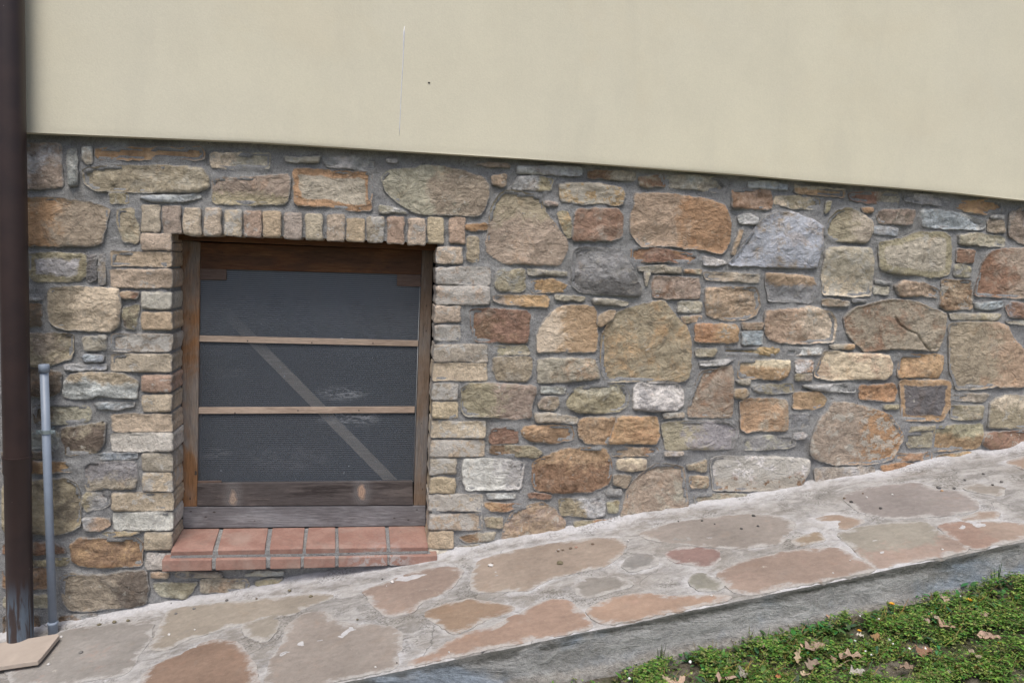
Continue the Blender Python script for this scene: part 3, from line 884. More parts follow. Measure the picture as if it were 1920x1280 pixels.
    dd = list(d)
    for i in sorted(bset):
        mp[i] = (len(verts), len(verts) + 1)
        verts.append((P2[i][0], P2[i][1], H[i])); verts.append((P2[i][0], P2[i][1], -depth))
        dd += [0, 0]
    for (a, b) in be:
        faces.append((mp[b][0], mp[a][0], mp[a][1], mp[b][1]))
    return verts, faces, np.array(dd), pl

YF = -0.022     # plane in which the stone faces were traced

def to_wall(crop, pts, Y=YF):
    ox, oy, s = CR[crop]
    return np.array([PY(ox + x / s, oy + y / s, Y)[[0, 2]] for x, y in pts])

def attrs_for(v2, d, c1, c2, lime, strat, style, pl, edge_w=0.02, ow=0.03):
    n = len(v2)
    lo = pl.min(0); hi = pl.max(0)
    u = (v2[:, 0] - lo[0]) / (hi[0] - lo[0] + 1e-9); v = (v2[:, 1] - lo[1]) / (hi[1] - lo[1] + 1e-9)
    if style == 'l': f = 0.95 - 1.05 * u
    elif style == 'r': f = 0.95 - 1.05 * (1 - u)
    elif style == 'b': f = 0.95 - 1.2 * v
    elif style == 't': f = 0.95 - 1.2 * (1 - v)
    elif style == 'o': f = 1.5 - d / ow * 1.0
    elif style == 'c': f = -0.2 + d / 0.025 * 0.7
    else: f = np.full(n, 0.42)
    A1 = np.tile(np.array([*c1, lime]), (n, 1)); A2 = np.tile(np.array([*c2, strat]), (n, 1))
    return {'c1': ('FLOAT_COLOR', A1), 'c2': ('FLOAT_COLOR', A2), 'fac': ('FLOAT', f), 'edge': ('FLOAT', np.clip(d / edge_w, 0, 1))}

def desat(c, k=0.24, g=1.14):
    y = 0.3 * c[0] + 0.55 * c[1] + 0.15 * c[2]
    t_ = (1.0, 1.0, 1.02)
    return [(v * (1 - k) + y * k) * g * q for v, q in zip(c, t_)]

def vary(c, rnd, a=0.07):
    c = desat(c)
    k = 1 + rnd.uniform(-a, a)
    return [max(0.0, min(0.9, x * k * (1 + rnd.uniform(-0.03, 0.03)))) for x in c]

# ================================================================== SETTING
def path_z(x, y): return PA + PB * x + PC * y

# ground: one sheet to the horizon, following the slope of the path near the house
xs = np.concatenate([np.linspace(-60, -4, 10), np.arange(-3.4, 6.0, 0.12), np.linspace(7, 60, 10)])
ys = np.concatenate([np.linspace(-60, -5, 10), np.arange(-4.5, 0.3, 0.10), [0.6, 3, 12, 30, 60]])
gv = []
for y in ys:
    for x in xs:
        near = 1.0 if (-3 < x < 5.5 and y < -0.6) else 0.0
        z = ground_z(x, min(max(y, -4.5), -PW)) + near * (noise.noise((x * 4, y * 4, 1)) * 0.018 + noise.noise((x * 14, y * 14, 2)) * 0.007)
        if y > -PW + 0.05: z -= 0.25 if y < 6 else 0.1
        gv.append((x, y, z))
gf = [(j * len(xs) + i, j * len(xs) + i + 1, (j + 1) * len(xs) + i + 1, (j + 1) * len(xs) + i) for j in range(len(ys) - 1) for i in range(len(xs) - 1)]
def soil_mat():
    t = NT('soil')
    nb = t.noise(30, 8, 0.7)
    col = t.mix(t.step(nb, 0.35, 0.65), (0.085, 0.072, 0.052), (0.21, 0.19, 0.155))
    col = t.mix(t.step(t.noise(9, 6, 0.7), 0.45, 0.6), col, (0.045, 0.065, 0.02))
    st = t.step(t.noise(90, 4, 0.6), 0.62, 0.68)
    col = t.mix(t.math('MULTIPLY', st, 0.7), col, (0.30, 0.28, 0.24))
    return t.done(t.bsdf(col, 0.97, t.bump(nb, 0.02, 1.0), 0.1))
M['soil'] = soil_mat()
gr = mk('ground', gv, gf, M['soil'], smooth=True); tag(gr, kind='structure')

# path: mortar bed on a concrete base with a board marked side
pxs = np.concatenate([np.arange(-2.6, 4.6, 0.011)])
pys = np.concatenate([[0.05, 0.01], -np.geomspace(0.012, 0.10, 9), np.arange(-0.115, -PW + 0.012, -0.0115), [-PW + 0.006, -PW]])
pv, pf, pfac = [], [], []
for j, y in enumerate(pys):
    for x in pxs:
        z = path_z(x, y)
        bed = noise.fractal((x * 5, y * 9, 3), 1.0, 2.0, 4) * 0.0045 + noise.noise((x * 33, y * 33, 5)) * 0.0012
        fil = 0.020 * math.exp(-max(-y - 0.012, 0) / 0.022) * (0.75 + 0.6 * noise.noise((x * 6, 1.7, 4)))
        yy = y
        if j >= len(pys) - 2:
            yy = y + noise.noise((x * 5, 0, 9)) * 0.004 + noise.noise((x * 30, 0, 9)) * 0.002
            bed -= 0.004 if j == len(pys) - 1 else 0.0
        pv.append((x, yy, z + bed + fil))
        pfac.append(min(1.0, math.exp(-max(-y - 0.02, 0) / 0.05) * (0.9 + 0.8 * noise.noise((x * 3, y * 3, 6)))))
pfac = np.array(pfac); pv_ = np.array(pv)
for line in FLAGS.strip().split('\n'):
    poly = np.array([PP(*[float(v) for v in p.split(',')], off=0.004)[:2] for p in line.split(':')[1].split()])
    lo = poly.min(0) - 0.06; hi = poly.max(0) + 0.06
    m_ = (pv_[:, 0] > lo[0]) & (pv_[:, 0] < hi[0]) & (pv_[:, 1] > lo[1]) & (pv_[:, 1] < hi[1])
    sdv = sdist(pv_[m_][:, :2], poly)[0]
    pfac[m_] = np.maximum(pfac[m_], np.exp(-np.maximum(-sdv, 0) / 0.034) * np.array([max(0.0, min(1.0, 0.55 + 1.6 * noise.noise((p[0] * 4.5, p[1] * 4.5, 31)))) for p in pv_[m_]]))
nx_ = len(pxs)
pf = [(j * nx_ + i + 1, j * nx_ + i, (j + 1) * nx_ + i, (j + 1) * nx_ + i + 1) for j in range(len(pys) - 1) for i in range(nx_ - 1)]
path = mk('path', pv, [tuple(reversed(f)) for f in pf], M['path'], smooth=True, attrs={'fac': ('FLOAT', pfac)})
tag(path, kind='structure')
# side of the path
rows = [0.0, 0.004, 0.012, 0.03, 0.05, 0.075, 0.10, 0.125, 0.145, 0.165, 0.20, 0.26]
kv, kf, kfac = [], [], []
for r, dz in enumerate(rows):
    for i, x in enumerate(pxs):
        zt = pv[(len(pys) - 1) * nx_ + i][2]; yt = pv[(len(pys) - 1) * nx_ + i][1]
        st = noise.noise((x * 1.2, dz * 26, 2)) * 0.006 + noise.noise((x * 6, dz * 60, 2)) * 0.003 + noise.noise((x * 30, dz * 80, 5)) * 0.0015
        y = yt - (0.0 if r == 0 else 0.003) + (st if r > 1 else 0)
        if dz > 0.11: y -= 0.014 + noise.noise((x * 9, dz * 20, 1)) * 0.008      # rough footing below the boards
        kv.append((x, y, zt - dz - 0.0005)); kfac.append(1.0 - dz / 0.06)
kf = [(j * nx_ + i, (j + 1) * nx_ + i, (j + 1) * nx_ + i + 1, j * nx_ + i + 1) for j in range(len(rows) - 1) for i in range(nx_ - 1)]
side = mk('concrete_edge', kv, kf, M['kerb'], path, smooth=True, attrs={'fac': ('FLOAT', kfac)})

rnd = random.Random(11)
for k, line in enumerate(FLAGS.strip().split('\n')):
    a, b, rest = line.split(' ', 2)
    style, pts = rest.split(':')
    c1 = desat(lin([float(v) for v in a.split(',')]), 0.22, 0.90); c2 = desat(lin([float(v) for v in b.split(',')]), 0.45, 0.95)
    poly = np.array([PP(*[float(v) for v in p.split(',')], off=0.004)[:2] for p in pts.split()])
    poly[:, 1] = np.clip(poly[:, 1], -PW + 0.021, -0.022)
    if np.dot(poly[:, 0], np.roll(poly[:, 1], -1)) - np.dot(poly[:, 1], np.roll(poly[:, 0], -1)) < 0: poly = poly[::-1]
    g = slab_geom(poly, 0.010, 0.0045, 0.012, -0.001, 0.01, 500 + k, rough=0.16, jag=1.6, tilt=0.0, grow=0.011)
    if g is None: continue
    vs, fs, d, pl = g
    v2 = np.array([(p[0], p[1]) for p in vs])
    at = attrs_for(v2, d, c1, c2, 0.0, 0.5, style, pl, edge_w=0.050)
    if style == 'u': at['fac'] = ('FLOAT', at['fac'][1] - 0.14)
    V3 = [(u, v, path_z(u, v) + hh) for (u, v, hh) in vs]
    mk('flagstone', V3, fs, M['flag'], path, smooth=True, attrs=at)

# ================================================================== HOUSE
house = empty('house', (0.4, 0.0, 0.0))
tag(house, 'cream plastered house with a rubble stone base and a small boarded basement window', 'house')

# plaster band: lower lip traced along the photo, thick enough to overhang the stones
YPL = -0.058
lip_px = [(45.7, 248), (250, 256.5), (475, 266), (640, 276), (800, 286), (960, 296), (1110, 306), (1275, 319), (1400, 328), (1500, 337), (1600, 345), (1675, 351), (1800, 362), (1915, 375)]
lip = [PY(x, y, YPL) for x, y in lip_px]
s0 = (lip[3][2] - lip[0][2]) / (lip[3][0] - lip[0][0]); s1 = (lip[-1][2] - lip[-4][2]) / (lip[-1][0] - lip[-4][0])
lx = np.array([p[0] for p in lip]); lz = np.array([p[2] for p in lip])
def lip_z(x):
    if x < lx[0]: return lz[0]
    if x > lx[-1]: return lz[-1]
    return float(np.interp(x, lx, lz))
wx = np.arange(-2.4, 4.5, 0.03)
wz = [0, 0.004, 0.012, 0.03, 0.1, 0.3, 0.6, 1.0, 1.6, 2.4]
v, f = [], []
for x in wx: v.append((x, 0.02, lip_z(x)))
for x in wx: v.append((x, YPL + 0.0012, lip_z(x)))
for x in wx: v.append((x, YPL + 0.0012, lip_z(x)))
for dz in wz[1:]:
    for x in wx:
        v.append((x, YPL + noise.noise((x * 1.3, dz * 1.3, 0)) * 0.002 + (0.0008 if dz == 0.004 else 0), lip_z(x) + dz + noise.noise((x * 20, 0, 3)) * 0.0008))
m_ = len(wx)
for j in [q for q in range(len(wz) + 1) if q != 1]:
    f += [(j * m_ + i, j * m_ + i + 1, (j + 1) * m_ + i + 1, (j + 1) * m_ + i) for i in range(m_ - 1)]
plaster = mk('plaster_wall', v, f, M['plaster'], house, smooth=True)
M['lime'] = simple_mat('white_lime', (0.66, 0.67, 0.70), 0.9, 0.1, 60, 0.001)
M['pit'] = simple_mat('dark_hole', (0.05, 0.045, 0.04), 0.9, 0.2)
mb = MB()
st = [PY(757.5 + dx, y, YPL + 0.0006) for dx, y in [(1.0, 48), (0.0, 62), (-0.8, 90), (-2, 120), (-4, 150), (-5.5, 180), (-7.0, 215), (-8.3, 240), (-8.8, 255)]]
mb.tube([tuple(p) for p in st], [0.0005, 0.0036, 0.0024, 0.0020, 0.0020, 0.0018, 0.0016, 0.0016, 0.0005], 8)
o = mb.build('drip_mark', M['lime'], plaster, smooth=True); tag(o, 'thin white vertical drip on the cream plaster')
hp = PY(804.5, 155.5, YPL - 0.0012)
mb = MB(); mb.add([(hp[0] + math.cos(a) * 0.0042 * (1 + 0.3 * math.sin(3 * a)), hp[1], hp[2] + math.sin(a) * 0.0030) for a in np.linspace(0, 6.28, 13)[:-1]], [tuple(range(12))])
o = mb.build('chip', M['pit'], plaster); tag(o, 'small dark chip in the cream plaster')

# ---------------- window opening
W0 = PY(320, 440, YF); W1 = PY(815, 460, YF)
XL = (PY(321, 500, YF)[0] + PY(322, 950, YF)[0]) / 2         # left brick reveal
XR = (PY(817, 500, YF)[0] + PY(806, 970, YF)[0]) / 2         # right brick reveal
ZT = (W0[2] + W1[2]) / 2
ZB = PY(560, 1062, -0.05)[2]
YFR = 0.135                                                   # front plane of the timber frame

# ---------------- stones
stones = []
rnd = random.Random(3)
for k, line in enumerate(STONES.strip().split('\n')):
    hd, rest = line.split(':', 1)
    lab = None
    if ':' in rest: rest, lab = rest.split(':', 1)
    cr, style, a, b, lime = hd.split()
    pts = [tuple(float(v) for v in p.split(',')) for p in rest.split()]
    poly = to_wall(cr, pts)
    # shoelace
    x, y = poly[:, 0], poly[:, 1]
    ar = 0.5 * (np.dot(x, np.roll(y, -1)) - np.dot(y, np.roll(x, -1)))
    if ar < 0: poly = poly[::-1]; ar = -ar
    stones.append(dict(poly=poly, area=ar, style=style, c1=vary(lin(PAL[a]), rnd), c2=vary(lin(PAL[b]), rnd), lime=float(lime), label=(lab or None), seed=k + 1, seen=True))

bricks = []
def add_brick(cr, x0, x1, t, b, col, lime, kind):
    sk = random.Random(len(bricks) * 7 + 1)
    j = lambda: sk.uniform(-5, 5)
    poly = to_wall(cr, [(x0 + j(), t + j()), ((x0 + x1) / 2, t + j()), (x1 + j(), t + j()), (x1 + j(), (t + b) / 2), (x1 + j(), b + j()), ((x0 + x1) / 2, b + j()), (x0 + j(), b + j()), (x0 + j(), (t + b) / 2)])
    if kind == 'left': poly[2:5, 0] = XL + np.array([sk.uniform(-.003, .003) for _ in range(3)])
    if kind == 'right':
        poly[[0, 6, 7], 0] = XR + np.array([sk.uniform(-.003, .003) for _ in range(3)])
    bricks.append(dict(poly=poly[::-1] if 0.5 * (np.dot(poly[:, 0], np.roll(poly[:, 1], -1)) - np.dot(poly[:, 1], np.roll(poly[:, 0], -1))) < 0 else poly,
                       c=vary(lin(BR[col]), sk, 0.10), lime=float(lime) * 1.1 + 0.1, kind=kind))
for l in SOLD.split('\n'):
    s = l.split(); add_brick(s[0], *map(float, s[1:5]), s[5], s[6], 'top')
for l in JAML.split('\n'):
    s = l.split(); add_brick(s[0], float(s[1]), float(s[3]), float(s[2]), float(s[4]), s[5], s[6], 'left')
for l in JAMR.split('\n'):
    s = l.split(); add_brick(s[0], float(s[1]), float(s[3]), float(s[2]), float(s[4]), s[5], s[6], 'right')

# unseen continuation of the rubble beyond both edges of the photograph
def filler(x0, x1, seed):
    r = random.Random(seed); z = -2.6 + 1.55
    z = path_z(x0, 0) - 0.1
    while z < lz[0] - 0.10:
        hgt = r.choice([0.05, 0.08, 0.11, 0.15, 0.19])
        if z + hgt > lz[0] - 0.03: hgt = lz[0] - 0.03 - z
        x = x0 + r.uniform(0, 0.06)
        while x < x1 - 0.08:
            w = min(r.uniform(0.09, 0.30), x1 - x)
            if z + hgt > path_z(x + w / 2, 0) - 0.02:
                j = lambda: r.uniform(-0.010, 0.010)
                poly = np.array([(x + j(), z + j()), (x + w * .5, z + j()), (x + w + j(), z + j()), (x + w + j(), z + hgt * .5), (x + w + j(), z + hgt + j()), (x + w * .4, z + hgt + j()), (x + j(), z + hgt + j()), (x + j(), z + hgt * .5)])
                ks = list('PLATOBNG')
                stones.append(dict(poly=poly, area=w * hgt, style='u', c1=vary(lin(PAL[r.choice(ks)]), r), c2=vary(lin(PAL[r.choice(ks)]), r), lime=0.2, label=None, seed=1000 + len(stones), seen=False))
            x += w + r.uniform(0.02, 0.035)
        z += hgt + r.uniform(0.018, 0.03)
filler(-2.4, PY(-12, 700, YF)[0] - 0.16, 5)
filler(PY(1985, 700, YF)[0] + 0.06, 4.4, 6)

# ---------------- mortar face
h = 0.0075
mx = np.arange(-2.4, 4.45, h); mz = np.arange(path_z(-2.4, 0) - 0.12, lz.max() + 0.05, h)
GX, GZ = np.meshgrid(mx, mz)
Dm = np.full(GX.shape, 0.2)
for s in stones + bricks:
    p = s['poly']; lo = p.min(0) - 0.04; hi = p.max(0) + 0.04
    i0, i1 = np.searchsorted(mx, [lo[0], hi[0]]); j0, j1 = np.searchsorted(mz, [lo[1], hi[1]])
    if i1 <= i0 or j1 <= j0: continue
    q = np.stack([GX[j0:j1, i0:i1].ravel(), GZ[j0:j1, i0:i1].ravel()], 1)
    sd_, _n = sdist(q, p)
    Dm[j0:j1, i0:i1] = np.minimum(Dm[j0:j1, i0:i1], (-sd_).reshape(j1 - j0, i1 - i0))
HM = np.zeros(GX.shape)
for j in range(len(mz)):
    for i in range(len(mx)):
        x, z = mx[i], mz[j]
        if z < path_z(x, 0) - 0.08 : continue
        if XL < x < XR and ZB < z < ZT: continue
        n = noise.fractal((x * 11, 0.3, z * 11), 0.9, 2.1, 3)
        a = 0.5 + 0.9 * noise.noise((x * 5, 7, z * 5))
        if Dm[j, i] < -0.013:
            HM[j, i] = 0.001; continue
        HM[j, i] = 0.0085 + n * 0.0075 + noise.noise((x * 60, 0, z * 60)) * 0.0018 + 0.007 * max(a, 0) * math.exp(-max(Dm[j, i], 0) / 0.012)
vid = np.arange(GX.size).reshape(GX.shape)
vv = np.stack([GX.ravel(), -HM.ravel(), GZ.ravel()], 1)
ff = []
lipz = np.array([lip_z(x) for x in mx])
for j in range(len(mz) - 1):
    for i in range(len(mx) - 1):
        xc, zc = mx[i] + h / 2, mz[j] + h / 2
        if zc > lipz[i] + 0.03 or zc < path_z(xc, 0) - 0.06: continue
        if XL - 0.012 < xc < XR + 0.012 and ZB - 0.01 < zc < ZT + 0.010: continue
        ff.append((vid[j, i], vid[j, i + 1], vid[j + 1, i + 1], vid[j + 1, i]))
used = np.unique(np.array(ff)); rm = -np.ones(len(vv), int); rm[used] = np.arange(len(used))
ff = [tuple(int(rm[k]) for k in t) for t in ff]
stone_wall = mk('stone_base', vv[used], ff, M['mortar'], house, smooth=True)
tag(stone_wall, 'rubble stone base of the house laid in grey mortar')

# ---------------- emit the stones: the 100 biggest as parts, the rest as one
seen = sorted([s for s in stones if s['seen']], key=lambda s: -s['area'])
big = set(id(s) for s in seen[:99])
RV, RF, RA = [], [], {'c1': [], 'c2': [], 'fac': [], 'edge': []}
for s in stones:
    r = random.Random(s['seed'])
    size = math.sqrt(s['area'])
    thin = s['area'] < 0.004
    hstep = 0.0048 if s['area'] < 0.006 else (0.006 if s['area'] < 0.03 else 0.007)
    if not s['seen']: hstep = 0.010
    T = r.uniform(0.010, 0.016) + min(size, 0.25) * 0.030
    crk = None
    coarse = r.random() * (1.0 if s['area'] < 0.03 else 0.55)
    if s['label'] and 'coarse' in s['label']: coarse = 1.0
    if s['label'] and 'crack' in s['label']:
        crk = to_wall('h', [(820, 160), (855, 225), (925, 270), (1000, 300), (1060, 385), (1120, 450)]); hstep = 0.0038
    g = slab_geom(s['poly'], hstep, T, 0.0045 + 0.010 * min(size, 0.2), 0.0085 if thin else 0.0062, -0.001, s['seed'], rough=min(1.0, 0.45 + size * 2.6) * (0.55 + 0.75 * coarse), strata=(r.random() < 0.35 and not thin), tilt=0.07, crack=crk)
    if g is None: continue
    vs, fs, d, pl = g
    v2 = np.array([(p[0], p[1]) for p in vs])
    at = attrs_for(v2, d, s['c1'], s['c2'], s['lime'], coarse, s['style'], pl, edge_w=0.016, ow=0.026 if s['area'] > 0.02 else 0.02)
    V3 = [(u, -hh, v_) for (u, v_, hh) in vs]
    if id(s) in big:
        o = mk('stone', V3, fs, M['stone'], stone_wall, smooth=True, attrs=at)
        if s['label']: tag(o, s['label'])
    else:
        n = len(RV); RV += V3; RF += [tuple(i + n for i in t) for t in fs]
        for k in RA: RA[k].append(at[k][1])
o = mk('small_stones', RV, RF, M['stone'], stone_wall, smooth=True,
       attrs={'c1': ('FLOAT_COLOR', np.concatenate(RA['c1'])), 'c2': ('FLOAT_COLOR', np.concatenate(RA['c2'])), 'fac': ('FLOAT', np.concatenate(RA['fac'])), 'edge': ('FLOAT', np.concatenate(RA['edge']))})
tag(o, kind='stuff')

# ---------------- brick surround
names = {'top': ('brick_lintel', 'soldier course of pale bricks over the window'), 'left': ('brick_jamb', 'left toothed brick jamb of the window'), 'right': ('brick_jamb', 'right toothed brick jamb of the window')}
for kind in ('top', 'left', 'right'):
    V_, F_, A_, E_ = [], [], [], []
    for k, b in enumerate([b for b in bricks if b['kind'] == kind]):
        g = slab_geom(b['poly'], 0.0055, 0.020, 0.0045, 0.006, YFR - 0.004 if True else 0.0, 2000 + k * 3 + len(kind) * 50, rough=0.6, jag=0.9, tilt=0.03, grow=0.0028)
        vs, fs, d, pl = g
        n = len(V_)
        V_ += [(u, -hh, v_) for (u, v_, hh) in vs]
        F_ += [tuple(i + n for i in t) for t in fs]
        A_.append(np.tile(np.array([*b['c'], b['lime']]), (len(vs), 1))); dd = np.clip(d / 0.012, 0, 1)
        # side walls (the reveal) are clean brick, not mortar
        hh = np.array([p[2] for p in vs]); dd[hh < 0] = 0.8
        E_.append(dd)
    nm, lb = names[kind]
    o = mk(nm, V_, F_, M['brick'], house, smooth=True, attrs={'c1': ('FLOAT_COLOR', np.concatenate(A_)), 'edge': ('FLOAT', np.concatenate(E_))})
    tag(o, lb)
    # joint mortar filling the reveal behind the brick faces
    mb = MB()
    j = 0.005
    if kind == 'left':
        mb.hexa([(XL - 0.09, -0.006, ZB - .05), (XL - j, -0.006, ZB - .05), (XL - j, -0.006, ZT + .01), (XL - 0.09, -0.006, ZT + .01)], [(XL - 0.09, YFR, ZB - .05), (XL - j, YFR, ZB - .05), (XL - j, YFR, ZT + .01), (XL - 0.09, YFR, ZT + .01)])
    elif kind == 'right':
        mb.hexa([(XR + j, -0.006, ZB - .05), (XR + .09, -0.006, ZB - .05), (XR + .09, -0.006, ZT + .01), (XR + j, -0.006, ZT + .01)], [(XR + j, YFR, ZB - .05), (XR + .09, YFR, ZB - .05), (XR + .09, YFR, ZT + .01), (XR + j, YFR, ZT + .01)])
    else:
        mb.hexa([(XL - .12, -0.004, ZT + .013), (XR + .1, -0.004, ZT + .013), (XR + .1, -0.004, ZT + .10), (XL - .12, -0.004, ZT + .10)], [(XL - .12, YFR + .05, ZT + .013), (XR + .1, YFR + .05, ZT + .013), (XR + .1, YFR + .05, ZT + .10), (XL - .12, YFR + .05, ZT + .10)])
    mb.build('joint', M['mortar'], o)

# ---------------- window: frame, boards, battens, ribbed sheet, brace
def fx(x, y, Y=YFR): return PY(x, y, Y)
def board(name, pts4, Yf, th, mat, parent, bevel=0.002):
    """pts4: photo pixels ccw from bottom left, laid on the vertical plane Yf"""
    a = [PY(x, y, Yf) for x, y in pts4]
    b = [p + np.array([0, th, 0]) for p in a]
    m = MB(); m.hexa(a, b)
    return m.build(name, mat, parent, bevel=bevel)
def S(x, y): return (300 + x / 3.5556, 420 + y / 3.5556)
def Tt(x, y): return (300 + x / 3.5556, 740 + y / 3.5556)
M['wood_head'] = wood_mat('reddish_pine_board', (0.13, 0.055, 0.028), (0.17, 0.085, 0.042), (0.10, 0.052, 0.032))
M['wood_post'] = wood_mat('weathered_pine_post', (0.27, 0.22, 0.18), (0.23, 0.21, 0.20), (0.26, 0.14, 0.07), vertical=True)
M['wood_postR'] = wood_mat('grey_brown_post', (0.21, 0.17, 0.14), (0.18, 0.17, 0.168), (0.18, 0.13, 0.095), vertical=True)
k1 = PY(*Tt(487, 690), YFR - 0.004); k2 = PY(*Tt(1345, 645), YFR - 0.004)
M['wood_dark'] = wood_mat('dark_weathered_board', (0.045, 0.038, 0.038), (0.150, 0.130, 0.125), (0.085, 0.075, 0.075), knots=[(*k1, 0.020, (0.33, 0.26, 0.21)), (*k2, 0.021, (0.40, 0.28, 0.21))], dark=0.75)
M['wood_grey'] = wood_mat('silvery_rail', (0.195, 0.195, 0.212), (0.26, 0.26, 0.275), (0.165, 0.16, 0.172), dark=0.35)
M['wood_pale'] = wood_mat('pale_batten', (0.42, 0.33, 0.265), (0.47, 0.375, 0.305), (0.36, 0.28, 0.225), dark=0.15)
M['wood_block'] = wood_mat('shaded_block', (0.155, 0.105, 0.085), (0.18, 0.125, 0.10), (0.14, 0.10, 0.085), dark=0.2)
M['nail'] = simple_mat('nail', (0.05, 0.04, 0.035), 0.6)

win = board('window', [Tt(150, 889), Tt(1772, 873), Tt(1771, 738), Tt(150, 746)], YFR - 0.002, 0.07, M['wood_grey'], house, 0.003)
tag(win, 'timber framed basement window closed with a ribbed plastic sheet')
o = board('post', [Tt(148, 745), Tt(246, 744), S(268, 118), S(135, 105)], YFR, 0.07, M['wood_post'], win, 0.003); tag(o, 'left post, greyed above and orange brown below')
o = board('post', [Tt(1690, 737), Tt(1772, 737), S(1822, 178), S(1748, 172)], YFR, 0.07, M['wood_postR'], win, 0.003); tag(o, 'right post, grey brown with nail holes')
board('head_board', [S(269, 297), S(1741, 338), S(1747, 174), S(269, 122)], YFR + 0.004, 0.04, M['wood_head'], win, 0.002)
board('head_beam', [S(60, 104), S(1850, 178), S(1850, 130), S(60, 60)], YFR - 0.055, 0.11, M['wood_head'], win, 0.002)
o = board('foot_board', [Tt(247, 741), Tt(1687, 734), Tt(1684, 577), Tt(248, 592)], YFR - 0.004, 0.035, M['wood_dark'], win, 0.002); tag(o, 'dark foot board with two bright knots')

# ribbed translucent sheet
YSH = YFR + 0.014
def sheet_mat():
    t = NT('ribbed_clear_sheet')
    sx = t.n('ShaderNodeSeparateXYZ'); t.link(t.P, sx.inputs[0])
    z = t.math('ADD', sx.outputs[2], t.math('MULTIPLY', sx.outputs[0], 0.006))
    rib = t.math('SINE', t.math('MULTIPLY', z, 2 * math.pi / 0.0078))
    rb = t.rng(rib, -1, 1, 0.0, 1.0)
    dust = t.noise(2.2, 6, 0.65, 0.4)
    fine = t.noise(70, 6, 0.75)
    col = t.mix(rb, (0.070, 0.080, 0.098), (0.175, 0.198, 0.235))
    col = t.mix(t.math('MULTIPLY', t.step(dust, 0.35, 0.7), 0.35), col, (0.13, 0.135, 0.145))
    col = t.vmul(col, t.rng(fine, 0.3, 0.7, 0.93, 1.08))
    # scratches and dried lime splashes
    sv = t.scaled(t.P, (3.0, 1, 1.0), rot=(0, 0.5, 0))
    sc = t.step(t.noise(14, 7, 0.75, 1.5, vec=sv), 0.665, 0.71)
    sc2 = t.step(t.noise(55, 3, 0.6), 0.735, 0.76)
    sc3 = t.step(t.noise(26, 5, 0.7, 2.0, vec=t.scaled(t.P, (1, 1, 3.5))), 0.675, 0.71)
    m = t.math('MAXIMUM', t.math('MULTIPLY', sc, 0.35), t.math('MULTIPLY', sc2, 0.8))
    for (px, py, r, a) in [(640, 738, 0.13, 0.8), (655, 782, 0.16, 0.85), (430, 700, 0.10, 0.3), (540, 860, 0.22, 0.25), (400, 850, 0.10, 0.3), (720, 620, 0.12, 0.15)]:
        c = PY(px, py, YSH)
        d = t.n('ShaderNodeVectorMath', operation='SUBTRACT'); t.link(t.P, d.inputs[0]); d.inputs[1].default_value = tuple(c)
        d2 = t.n('ShaderNodeVectorMath', operation='MULTIPLY'); t.link(d.outputs[0], d2.inputs[0]); d2.inputs[1].default_value = (1, 0, 3.2)
        ln = t.n('ShaderNodeVectorMath', operation='LENGTH'); t.link(d2.outputs[0], ln.inputs[0])
        g = t.step(ln.outputs['Value'], r * 0.35, r, 1.0, 0.0)
        loc = t.step(t.noise(30, 8, 0.75, 1.0, vec=t.scaled(t.P, (0.8, 1, 3))), 0.47, 0.58)
        m = t.math('MAXIMUM', m, t.math('MULTIPLY', t.math('MULTIPLY', g, loc), a * 0.72))
    col = t.mix(m, col, (0.42, 0.44, 0.48))
    dif = t.bsdf(col, 0.5, None, 0.3)
    tr = t.n('ShaderNodeBsdfTransparent')
    tr.inputs[0].default_value = (0.9, 0.93, 0.95, 1)
    mx_ = t.n('ShaderNodeMixShader')
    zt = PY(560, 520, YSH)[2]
    upper_op = t.step(t.math('ADD', sx.outputs[2], t.math('MULTIPLY', t.math('SUBTRACT', t.noise(4, 5, 0.6), 0.5), 0.25)), zt - 0.38, zt + 0.02)  # sheet turns more opaque towards its top, so the brace fades there
    op = t.math('ADD', t.math('ADD', t.math('MULTIPLY', rb, 0.08), 0.38), t.math('MULTIPLY', upper_op, 0.46))
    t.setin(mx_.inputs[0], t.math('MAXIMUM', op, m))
    t.link(tr.outputs[0], mx_.inputs[1]); t.link(dif, mx_.inputs[2])
    return t.done(mx_.outputs[0])
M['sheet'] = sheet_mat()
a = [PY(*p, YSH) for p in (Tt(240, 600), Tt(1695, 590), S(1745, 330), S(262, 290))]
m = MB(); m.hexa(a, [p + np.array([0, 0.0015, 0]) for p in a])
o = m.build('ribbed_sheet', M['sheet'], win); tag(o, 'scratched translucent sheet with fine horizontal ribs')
# white edge of the sheet catching light over the foot board
m = MB(); pA = PY(*Tt(248, 589), YSH - 0.003); pB = PY(*Tt(1684, 577), YSH - 0.003)
m.tube([tuple(pA), tuple((pA + pB) / 2 + np.array([0, 0, 0.001])), tuple(pB)], [0.0016] * 3, 6)
M['edge'] = simple_mat('bright_plastic_edge', (0.42, 0.43, 0.44), 0.4)
m.build('sheet_edge', M['edge'], win, smooth=True)
m = MB(); pA = PY(*S(1735, 345), YSH - 0.004); pB = PY(*Tt(1690, 578), YSH - 0.004)
m.tube([tuple(pA), tuple(pB)], [0.0013] * 2, 6); m.build('sheet_edge', M['edge'], win, smooth=True)

